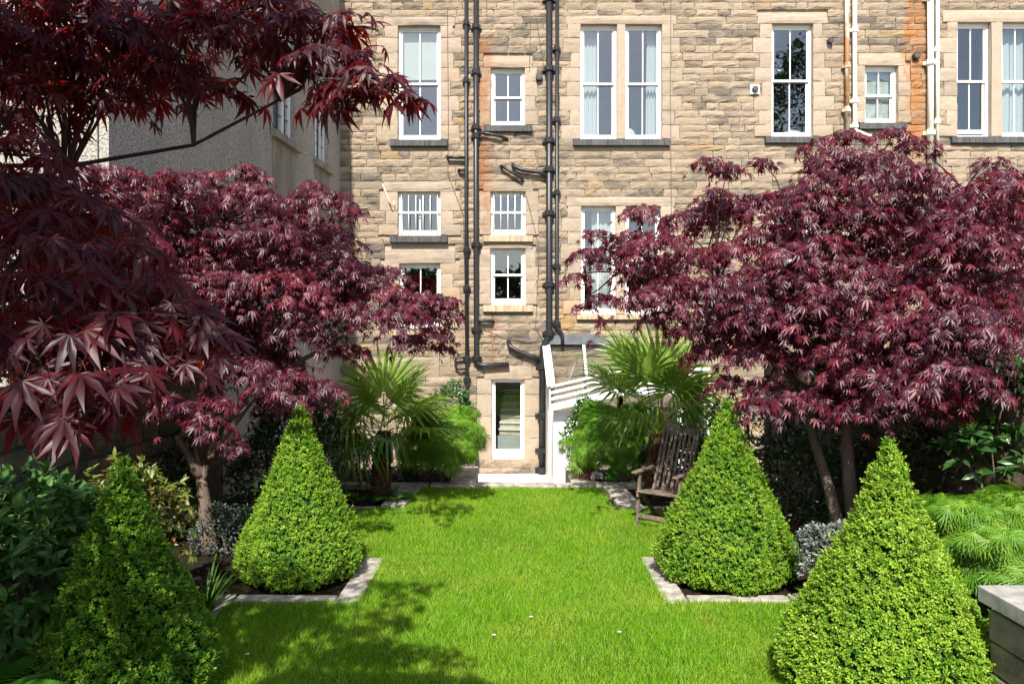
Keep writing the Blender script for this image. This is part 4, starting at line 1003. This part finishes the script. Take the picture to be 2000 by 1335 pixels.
# ================================================================== GRASS
def grass():
    r = np.random.default_rng(77); V = []; n_tot = 0; P_ = []
    for (x0, x1, y0, y1, den) in ((-2.65, 2.65, 3.9, 6.65, 9500), (-1.45, 1.45, 6.5, 7.98, 9500), (-2.79, 2.79, 7.93, 10.2, 7000), (-1.55, 1.46, 10.16, 11.60, 7000)):
        n = int((x1 - x0) * (y1 - y0) * den); P_.append(np.stack([r.uniform(x0, x1, n), r.uniform(y0, y1, n)], 1))
    p = np.concatenate(P_); n = len(p)
    cl = .5 + .5 * np.sin(p[:, 0] * 3.7 + 1.3 * np.sin(p[:, 1] * 2.1)) * np.sin(p[:, 1] * 3.1 + np.sin(p[:, 0] * 2.7))
    hh = (.026 + .024 * cl) * r.uniform(.5, 1.45, n) * np.where(r.uniform(size=n) < .05, 1.6, 1); a = r.uniform(0, 6.283, n); ln = r.normal(0, .45, (n, 2)) * hh[:, None]; w = r.uniform(.0022, .0042, n)
    dx, dy = np.cos(a) * w, np.sin(a) * w
    v = np.empty((n, 3, 3)); v[:, 0] = np.stack([p[:, 0] - dx, p[:, 1] - dy, np.full(n, -.004)], 1); v[:, 1] = np.stack([p[:, 0] + dx, p[:, 1] + dy, np.full(n, -.004)], 1)
    v[:, 2] = np.stack([p[:, 0] + ln[:, 0], p[:, 1] + ln[:, 1], hh], 1)
    t = np.clip(r.normal(.5, .2, n), 0, .93); wear = np.sin(p[:, 0] * 5.1 + 2 * np.sin(p[:, 1] * 3.3)) * np.sin(p[:, 1] * 4.7 + 1.7 * np.sin(p[:, 0] * 4.1)); t[r.uniform(size=n) < .04 + .10 * np.clip(wear - .45, 0, 1)] = 1.0
    obj('grass', tri_mesh('grass', v.reshape(-1, 3), np.arange(n * 3).reshape(-1, 3), np.repeat(t, 3)), M['grass'], None, 'bright green freshly grown lawn grass between the beds', 'grass', kind='stuff')
grass()
def daisy(x, y):
    m = MB()
    for k in range(9):
        a = k * .698; m.add([(x, y, .055), (x + .012 * math.cos(a - .3), y + .012 * math.sin(a - .3), .058), (x + .02 * math.cos(a), y + .02 * math.sin(a), .056), (x + .012 * math.cos(a + .3), y + .012 * math.sin(a + .3), .058)], [(0, 1, 2, 3)])
    t = empty('daisy', (x, y, 0), 'tiny white daisy open in the lawn grass', 'flower', 'daisies in the lawn')
    m.build('petals', M['petal'], t, tint=1.0); MB().tube([(x, y, 0), (x, y, .055)], .0015, 4).build('stem', M['blade'], t, tint=.5)
for px, py in ((965, 1252), (1037, 1216), (483, 1290), (1210, 1246)): d = F * EYE / (py - 650); q = P(px, py, d); daisy(q[0], q[1])
LB = maple_leaf(.1, 9)
for px, py, lb in ((1150, 1086, 'curled brown dry leaf lying on the middle of the lawn'), (1385, 1222, 'curled brown dry leaf on the lawn between the two sunlit pyramids')):
    d = F * EYE / (py - 650); q = P(px, py, d)
    me = tri_mesh('fallen_leaf', LB[0] * .05 + np.array([q[0], q[1], .05]), LB[1], .5); obj('fallen_leaf', me, M['dead'], None, lb, 'leaf')

# ================================================================== FAN PALMS
def fan_mesh(seed, Lp, Rf, droop, nseg=26, spread=135, tint=.5):
    r = np.random.default_rng(seed); v = []; f = []; tn = []
    def quad(a, b, c, d_): 
        i = len(v); v.extend([a, b, c, d_]); f.append((i, i + 1, i + 2)); f.append((i, i + 2, i + 3))
    for k in range(5):
        t0, t1 = k / 5, (k + 1) / 5; w = .013 - .005 * t0
        for sx in (-1, 1):
            quad((0, Lp * t0, 0.006), (sx * w, Lp * t0, 0), (sx * w, Lp * t1, 0), (0, Lp * t1, .006)); tn += [tint + .25] * 4
    for i in range(nseg):
        a = rad(-spread + 2 * spread * i / (nseg - 1)); L = Rf * (1 - .16 * abs(a) / rad(spread)) * (1 + r.normal() * .05); da = rad(spread) / nseg * 1.04
        dirv = np.array([math.sin(a), math.cos(a), 0.10]); pv = np.array([math.cos(a), -math.sin(a), 0]); dr_ = droop * (1 + r.normal() * .35)
        st = []
        for t, w in ((.05, .05 * da), (.45, .42 * da), (.72, .30 * da), (.9, .16 * da), (1.0, .015 * da)):
            z = .07 * math.sin(t * 2) * Rf - dr_ * max(0, t - .45) ** 1.6 * L * 2.2; sh = max(0, t - .5) * dr_ * .35 * L
            c = dirv * (t * L - sh); c = c + np.array([0, Lp, z]); st.append((c - pv * w * L * 1.0, c + np.array([0, 0, -.35 * w * L]), c + pv * w * L * 1.0))
        tt = np.clip(tint + r.normal() * .09, 0, 1)
        for (p0, m0, q0), (p1, m1, q1) in zip(st[:-1], st[1:]):
            quad(p0, m0, m1, p1); quad(m0, q0, q1, m1); tn += [tt] * 8
    return tri_mesh('frond', np.array(v), np.array(f), np.array(tn))
def palm(label, base, top, fr, seed, lp=1.0, rf=1.0):
    t = empty('fan_palm', tuple(base), label, 'palm tree', 'fan palms by the lawn end'); r = np.random.default_rng(seed)
    base, top = np.array(base), np.array(top); n = 26; m = MB(); K = 12
    for j in range(n + 1):
        u = j / n; c = base + (top - base) * u
        for i in range(K):
            a = 2 * math.pi * i / K; rr = (.14 - .045 * u + .02 * math.sin(u * 3)) * (1 + .16 * ((j + i) % 3 == 0) + r.normal() * .07); m.v.append(tuple(c + np.array([math.cos(a) * rr, math.sin(a) * rr, 0])))
    m.f = [(j * K + i, j * K + (i + 1) % K, (j + 1) * K + (i + 1) % K, (j + 1) * K + i) for j in range(n) for i in range(K)]
    m.build('trunk', M['palm_bark'], t)
    st = MB()
    for k in range(34):     # old leaf stubs and fibre
        u = r.uniform(.15, 1); a = r.uniform(0, 6.28); c = base + (top - base) * u; o = np.array([math.cos(a), math.sin(a), 0]); st.bar(c + o * .08, c + o * r.uniform(.12, .19) + np.array([0, 0, r.uniform(.05, .14)]), .022, .008)
    st.build('leaf_stub', M['palm_bark'], t)
    kinds = {'up': [fan_mesh(seed + 1, .62 * lp, .56 * rf, .12, tint=.7), fan_mesh(seed + 2, .7 * lp, .52 * rf, .22, tint=.58)], 'mid': [fan_mesh(seed + 3, .62 * lp, .55 * rf, .30, tint=.58), fan_mesh(seed + 4, .55 * lp, .52 * rf, .45, tint=.85)], 'low': [fan_mesh(seed + 5, .55 * lp, .5 * rf, 1.0, tint=.35), fan_mesh(seed + 6, .5 * lp, .5 * rf, 1.15, tint=.5)]}
    for k in kinds.values():
        for me in k: me.materials.append(M['palm'])
    for i, (az, el, kd, sc_) in enumerate(fr):
        o = bpy.data.objects.new('frond', kinds[kd][i % 2]); col.objects.link(o); place(o, t)
        a, e = rad(az), rad(el); d = np.array([math.sin(a) * math.cos(e), -math.cos(a) * math.cos(e), math.sin(e)])
        hz = np.array([math.sin(a), -math.cos(a), 0]); nr = np.array([0, 0, 1.0]) * math.cos(e) - hz * math.sin(e) + r.normal(size=3) * .12
        R3 = frames(d[None], nr[None])[0]; mm = np.eye(4); mm[:3, :3] = R3 * sc_; mm[:3, 3] = top + d * .05 + r.normal(size=3) * .02; o.matrix_basis = Matrix(mm.tolist())
    return t
r_ = random.Random(3)
frL = [(8, 68, 'up', 1.0), (70, 56, 'up', .95), (-65, 58, 'up', .9), (165, 66, 'up', 1.0), (60, 30, 'mid', .95), (105, 30, 'mid', .95), (-45, 34, 'mid', .9), (-95, 30, 'mid', 1.0), (75, 2, 'mid', 1.0), (-80, 4, 'mid', 1.0), (-135, 20, 'mid', 1), (140, 24, 'mid', 1),
       (-50, -16, 'low', .9), (-105, -18, 'low', .9), (15, -8, 'low', .7)]
palm('fan palm left of the door with pale yellow-green drooping fronds', P(742, 972, 10.85) * [1, 1, 0] + [0, 0, -.02], P(750, 842, 10.85), frL, 100, .9, 1.45)
frR = [(-5, 76, 'up', 1.0), (-72, 64, 'up', 1.0), (68, 64, 'up', .95), (-28, 58, 'up', .95), (150, 64, 'up', 1.0), (-145, 62, 'up', 1.0), (-62, 44, 'mid', .95), (52, 46, 'mid', .9), (-98, 46, 'mid', 1.0), (98, 46, 'mid', .95), (15, 52, 'mid', .85), (-40, 28, 'low', .75), (45, 30, 'low', .75), (120, 30, 'mid', .9)]
palm('taller fan palm rising behind the wooden chair', P(1277, 955, 11.1) * [1, 1, 0] + [0, 0, -.02], P(1281, 850, 11.1), frR, 200, 1.62, 1.5)

# ================================================================== SHRUBS AND BORDER PLANTS
OV = [oval_leaf(.20, .05, .25), oval_leaf(.24, .08, .4)]; SM = [small_leaf(.3), small_leaf(.24)]; LC = [spray(7), spray(9)]; NAR = [oval_leaf(.12, .04, .35)]
def shrub(name, label, c, rx, ry, rz, mat, bases, n, size, n_ind=0, cat='shrub', group=None, seed=0, droop=0.0, tint=.5, stems=5, inner=.55, tuft=1):
    r = np.random.default_rng(seed + 500); c = np.array(c, float); t = empty(name, (c[0], c[1], 0), label, cat, group)
    m = MB()
    for k in range(stems):
        e = c + np.array([r.uniform(-.6, .6) * rx, r.uniform(-.6, .6) * ry, r.uniform(.0, .6) * rz]); m.tube(curve((c[0] + r.normal() * .05, c[1] + r.normal() * .05, -.02), e, .02, 5, .06, r), [.014, .012, .01, .008, .004], 5)
    m.build('stems', M['bark'], t, kind='stuff')
    k = n // tuft; d = rvec(k); d[:, 2] = np.where(d[:, 2] < -.35, -d[:, 2], d[:, 2]); d = norm(d)
    lob = 1 + .13 * np.sin(d[:, 0] * 5 + seed) + .11 * np.sin(d[:, 2] * 7 + seed * 2 + d[:, 1] * 4)
    q = (inner + (1 - inner) * np.sqrt(r.uniform(size=k)))[:, None] * lob[:, None]
    pos = c + d * q * np.array([rx, ry, rz]); pos = np.repeat(pos, tuft, 0); dd = np.repeat(d, tuft, 0); n = len(pos)
    if tuft > 1: pos = pos + r.normal(size=(n, 3)) * size * .08
    D = dd * .8 + r.normal(size=(n, 3)) * (.55 if tuft == 1 else .75) + np.array([0, 0, .35 - droop]); Nn = dd * .5 + np.array([0, -.2, .9]) + r.normal(size=(n, 3)) * .35
    ok = pos[:, 2] > .02; pos, D, Nn = pos[ok], D[ok], Nn[ok]; n = len(pos)
    foliage(t, name + mat, bases, M[mat], pos, frames(D, Nn), size * r.uniform(.65, 1.2, n), np.clip(r.normal(tint, .2, n), 0, 1), n_ind)
    return t
shrub('evergreen_hedge', 'broad-leaved glossy green hedge beside the shaded box pyramid', (-3.55, 5.15, .62), .75, .75, .80, 'hedge', OV, 3300, .115, 280, 'hedge', seed=1, tint=.6, tuft=4)
shrub('flowering_shrub', 'shrub with yellow-green and bronze tips against the rubble wall', P(255, 975, 6.3) - [0, 0, .25], .55, .45, .60, 'pieris', OV, 900, .085, 60, seed=2, tint=.42, tuft=5)
shrub('flowering_shrub', 'bronze-tipped small shrub below the maple trunk', P(318, 1010, 6.8) - [0, 0, .2], .22, .3, .5, 'pieris', OV, 360, .08, 30, seed=3, tint=.6, tuft=5)
shrub('variegated_shrub', 'small grey variegated shrub under the purple maple', P(440, 1040, 8.3) - [0, 0, .1], .40, .35, .42, 'grey_leaf', SM, 2600, .04, seed=4, tint=.16)
shrub('variegated_shrub', 'small silver-grey shrub between the two sunlit pyramids', P(1612, 1085, 6.55) - [0, 0, .05], .22, .25, .38, 'grey_leaf', SM, 2200, .042, seed=5, tint=.55)
shrub('dark_shrub', 'dark evergreen shrub between right maple stems and chair-side pyramid', P(1545, 930, 8.4) - [0, 0, .2], .55, .5, .9, 'dark_leaf', OV, 1900, .085, 40, seed=6, tuft=3)
shrub('dark_shrub', 'dark shrub filling the corner behind the silver-grey shrub', P(1700, 960, 9.2) - [0, 0, .1], .9, .5, 1.0, 'dark_leaf', OV, 1900, .10, 0, seed=7, tuft=3)
shrub('dark_shrub', 'dark evergreen under the right maple by the rubble wall', P(1850, 900, 8.0) - [0, 0, .2], .6, .6, .9, 'dark_leaf', OV, 1500, .10, 0, seed=8, tuft=3)
shrub('dark_shrub', 'dark red-tinged shrub behind the left sunlit pyramid', P(520, 930, 9.3) - [0, 0, .2], .6, .45, .85, 'dark_leaf', OV, 1700, .085, 30, seed=9, tuft=3)
shrub('dark_shrub', 'dark shrub behind the left palm trunk', P(650, 900, 11.6) - [0, 0, .1], .55, .4, .75, 'dark_leaf', OV, 1700, .09, 0, seed=10, tuft=3)
shrub('dark_shrub', 'dark ground-hugging shrub at the foot of the left palm', P(800, 940, 12.4), .75, .4, .28, 'dark_leaf', OV, 1500, .085, 0, seed=11, tuft=3)
shrub('rhododendron', 'large-leaved dark rhododendron above the bright lace-leaf mound', P(1955, 895, 6.6), .48, .42, .36, 'laurel', OV, 380, .16, 180, seed=12, tint=.3, tuft=6)
shrub('glossy_shrub', 'upright glossy shrub beside the thin black downpipe', P(880, 800, 13.0) - [0, 0, .1], .50, .35, .55, 'laurel', OV, 900, .10, 50, seed=13, tint=.35, tuft=4)
shrub('glossy_shrub', 'leafy glossy shrub in front of the white lean-to', P(1143, 838, 12.9) - [0, 0, .05], .40, .3, .56, 'laurel', OV, 950, .10, 50, seed=14, tint=.4, tuft=4)
shrub('glossy_shrub', 'glossy leafy shrub behind the top rail of the chair', P(1355, 815, 12.3) - [0, 0, .05], .42, .35, .6, 'laurel', OV, 900, .10, 50, seed=15, tint=.4, tuft=4)
shrub('climbing_shrub', 'green climber over the right garden wall behind the maple', P(1975, 690, 9.4), .55, .4, .85, 'laurel', OV, 900, .10, 0, seed=16, tint=.5, tuft=3)
shrub('dark_shrub', 'added dark leafy shrub draped over the right garden wall top', P(1968, 765, 6.8), .40, .55, .36, 'dark_leaf', OV, 1300, .10, 0, seed=18, tuft=3)  # added to cover the sunlit coping and keep this corner dark
shrub('dark_shrub', 'added dark leafy shrub between the left maple trunk and the rubble wall', P(330, 960, 8.9) - [0, 0, .2], .45, .6, .8, 'dark_leaf', OV, 1500, .10, 0, seed=19, tuft=3)  # added to deepen the darkness under the left maple
shrub('dark_shrub', 'low dark shrub behind the legs of the wooden chair', P(1335, 900, 11.6), .55, .3, .5, 'dark_leaf', OV, 2600, .09, 0, seed=25, tuft=3)
shrub('dark_shrub', 'added tall dark evergreen between the maple stems and the lean-to', P(1600, 860, 10.4) - [0, 0, .2], .8, .5, 1.1, 'dark_leaf', OV, 2000, .11, 0, seed=26, tuft=3)  # added to deepen the darkness behind the right maple stems
shrub('dark_shrub', 'tall dark evergreen between the left maple trunk and the left palm', P(575, 850, 10.0) - [0, 0, .15], .65, .45, 1.05, 'dark_leaf', OV, 2600, .10, 0, seed=27, tuft=3)
shrub('climbing_shrub', 'green shrub seen low between the right maple and the lean-to', P(1440, 840, 11.2), .5, .4, .55, 'laurel', OV, 900, .09, 0, seed=17, tint=.3, tuft=3)
def lace(label, c, rx, ry, rz, n, size, seed, tint=.5):
    r = np.random.default_rng(seed + 900); c = np.array(c, float); t = empty('lace_leaf_maple', (c[0], c[1], 0), label, 'shrub', 'green lace-leaf maples')
    m = MB()
    for k in range(6): m.tube(curve((c[0], c[1], -.02), c + np.array([r.uniform(-.6, .6) * rx, r.uniform(-.6, .6) * ry, .5 * rz]), .1, 6, .08, r), [.02, .018, .014, .01, .008, .005], 5)
    m.build('stems', M['bark'], t, kind='stuff')
    d = rvec(n); d[:, 2] = np.where(d[:, 2] < -.62, -d[:, 2], d[:, 2]); d = norm(d)
    lob = 1 + .15 * np.sin(d[:, 0] * 6 + seed + 3 * d[:, 2]) + .13 * np.sin(d[:, 1] * 7 + d[:, 2] * 9 + seed); q = (.66 + .34 * np.sqrt(r.uniform(size=n)))[:, None] * lob[:, None]
    pos = c + d * q * np.array([rx, ry, rz])
    D = d * np.array([1, 1, .2]) * .8 + r.normal(size=(n, 3)) * .35 + np.array([0, 0, -.75]); Nn = d + np.array([0, -.2, .5]) + r.normal(size=(n, 3)) * .3
    ok = pos[:, 2] > .05; pos, D, Nn = pos[ok], D[ok], Nn[ok]
    foliage(t, 'lace', LC, M['lace'], pos, frames(D, Nn), size * r.uniform(.7, 1.25, len(pos)), np.clip(r.normal(tint, .2, len(pos)), 0, 1), 0)
lace('rounded bright green lace-leaf maple beside the sandstone door surround', P(862, 858, 11.9) - [0, 0, .02], .64, .5, .62, 3600, .135, 1, .72)
lace('rounded deep green lace-leaf maple below the taller palm', P(1205, 862, 12.2), .80, .5, .68, 4000, .135, 2, .55)
lace('low mound of fine lime-green lace leaves beside the grey coping', P(1950, 1060, 5.9) - [0, 0, .02], .72, .6, .42, 4600, .115, 3, .65)
def blades(name, label, c, n, L, w, mat, seed, cat='plant', spread=.8):
    r = np.random.default_rng(seed); t = empty(name, (c[0], c[1], 0), label, cat)
    for k in range(n):
        a = r.uniform(0, 6.283); e = r.uniform(.25, spread); ll = L * r.uniform(.6, 1.1); d = np.array([math.cos(a) * e, math.sin(a) * e, 1]); d /= np.linalg.norm(d); s_ = np.array([-math.sin(a), math.cos(a), 0]); v = []; f = []
        p = np.array(c, float) + np.array([math.cos(a), math.sin(a), 0]) * .03
        for j in range(7):
            u = j / 6; q = p + d * ll * u - np.array([0, 0, 1]) * ll * .38 * u ** 2.4 * (e + .3) + np.array([math.cos(a), math.sin(a), 0]) * .12 * u * u * ll; ww = w * (1 - u ** 2.2) + .0006
            v += [q - s_ * ww, q + s_ * ww]
        f = [(2 * j, 2 * j + 1, 2 * j + 3, 2 * j + 2) for j in range(6)]
        m = MB(); m.add(v, f); m.build('blade', M[mat], t, tint=float(np.clip(r.normal(.5, .2), 0, 1)))
blades('sword_leaf_clump', 'arching sword-leaved clump beside the shaded box pyramid', P(400, 1165, 6.35) * [1, 1, 0], 60, .74, .012, 'blade', 5)
blades('yellow_striped_plant', 'small spiky yellow-striped plant at the foot of the lean-to', P(1115, 915, 13.1) * [1, 1, 0], 18, .30, .012, 'lace', 6)
def fern(label, c, n, L, seed, mat='fern', tilt=.9):
    r = np.random.default_rng(seed); t = empty('fern', (c[0], c[1], 0), label, 'fern')
    bv, bf = small_leaf(.14)
    for k in range(n):
        a = 6.283 * k / n + r.normal() * .2; o = np.array([math.cos(a), math.sin(a), 0]); s_ = np.array([-math.sin(a), math.cos(a), 0]); ll = L * r.uniform(.75, 1.1); pos = []; D = []; Nn = []; S_ = []
        for j in range(22):
            u = .12 + .88 * j / 21; q = np.array(c, float) + o * ll * u * tilt + np.array([0, 0, 1]) * ll * (1.0 * u - .85 * u * u); tan = o * tilt + np.array([0, 0, 1]) * (1 - 1.7 * u)
            for sg in (-1, 1): pos.append(q); D.append(s_ * sg + tan * .35 - np.array([0, 0, .15])); Nn.append(np.cross(o, s_) * 1.0 + tan * -.2 + o * .2); S_.append(ll * .26 * math.sin(math.pi * min(1, u * .9 + .08)) + .01)
        v, f, tt = scatter(bv, bf, np.array(pos), frames(np.array(D), np.array(Nn)), np.array(S_), np.full(len(pos), np.clip(r.normal(.5, .2), 0, 1)))
        obj('frond', tri_mesh('frond', v, f, tt), M[mat], t)
fern('small fern at the foot of the left palm trunk', P(765, 955, 10.6) * [1, 1, 0], 11, .42, 1)
fern('upright pale fern in front of the rubble wall', P(70, 1010, 5.9) - [0, 0, .25], 11, .5, 2)
fern('large feathery fern below the broad-leaved hedge', (-3.15, 4.25, .25), 15, .62, 3)
shrub('ground_cover', 'low leafy cover under the left border', P(640, 985, 10.6) * [1, 1, 0] + [0, 0, .06], .55, .2, .10, 'fern', OV, 260, .07, 0, 'plant', seed=20, tint=.4)
shrub('coral_bells', 'low maroon-leaved plant below the right lace-leaf maple', P(1152, 925, 12.1) * [1, 1, 0] + [0, 0, .10], .20, .18, .16, 'maroon', OV, 240, .075, 0, 'plant', seed=21)
shrub('hosta', 'rounded fresh green leaves below the taller palm', P(1215, 940, 11.95) * [1, 1, 0] + [0, 0, .08], .22, .16, .14, 'fern', [oval_leaf(.4, .05, .3)], 60, .13, 60, 'plant', seed=22, tint=.5)
shrub('pale_flower_head', 'single pale rounded flower head in the right border', P(1165, 937, 11.95) * [1, 1, 0] + [0, 0, .10], .085, .085, .075, 'petal', SM, 240, .035, 0, 'flower', seed=23, tint=.6, stems=2)
shrub('low_plant', 'light green leafy plant behind the brightest pyramid', P(1925, 1255, 5.4) * [1, 1, 0] + [0, 0, .18], .18, .2, .22, 'fern', [oval_leaf(.3, .05, .3)], 70, .15, 70, 'plant', seed=24, tint=.7)

# ================================================================== WOODEN CHAIR
ch = empty('garden_chair', (2.05, 9.3, 0), 'weathered slatted wooden folding armchair at the lawn edge', 'chair')
Of = Vector((1.60, 9.22, 0)); ux = Vector((.80, -.60, 0)); uy = Vector((.60, .80, 0)); uz = Vector((0, 0, 1))      # across, backwards, up
def cp(a, b, c): return Of + ux * a + uy * b + uz * c
def cbar(name, a, b, w, t, up=None): MB().bar(cp(*a), cp(*b), w, t, up or (0, 0, 1)).build(name, M['teak'], ch, bevel=.004)
W = .56
for s_ in (0, W):
    cbar('front_leg', (s_, .02, 0), (s_, .10, .70), .026, .055, uy)
    cbar('back_leg', (s_ + (.03 if s_ == 0 else -.03), .56, 0), (s_ + (.03 if s_ == 0 else -.03), .12, .42), .026, .055, uy)
    cbar('armrest', (s_, -.07, .715), (s_, .50, .715), .07, .026)
    cbar('back_post', (s_ + (.035 if s_ == 0 else -.035), .40, .36), (s_ + (.035 if s_ == 0 else -.035), .80, 1.22), .028, .05, uy)
    cbar('seat_rail', (s_ + (.02 if s_ == 0 else -.02), -.02, .43), (s_ + (.02 if s_ == 0 else -.02), .50, .37), .026, .06)
cbar('top_rail', (.03, .775, 1.18), (W - .03, .775, 1.18), .028, .085); cbar('lower_rail', (.05, .43, .44), (W - .05, .43, .44), .028, .055)
cbar('front_stretcher', (0, .035, .15), (W, .035, .15), .024, .05); cbar('rear_stretcher', (.03, .44, .14), (W - .03, .44, .14), .024, .045)
for k in range(7):
    a = .085 + k * (W - .17) / 6; cbar('back_slat', (a, .445, .46), (a, .765, 1.15), .038, .014, uy)
for k in range(7):
    b = .0 + k * .072; cbar('seat_slat', (.005, b, .47 - b * .115), (W - .005, b, .47 - b * .115), .058, .018)

# ================================================================== TREES BEHIND THE VIEWER (mirrored in the panes)
for i, (x, y, R_, h_) in enumerate(((-7, -15, 3.2, 6.5), (1, -18, 3.6, 7.0), (9, -14, 3.0, 6.5), (16, -17, 3.5, 7.5), (20.5, -16, 5.5, 21.0))):
    shrub('broadleaf_tree', ['round green tree far behind the lawn on the wall side', 'round green tree straight behind the lawn', 'round green tree behind the grey coping', 'round green tree behind the garden corner', 'tallest leafy tree far behind the garden'][i], (x, y, h_ - R_ * .9), R_, R_ * .8, R_, 'dark_leaf', OV, 2600, .55, 0, 'tree', seed=30 + i, stems=7)
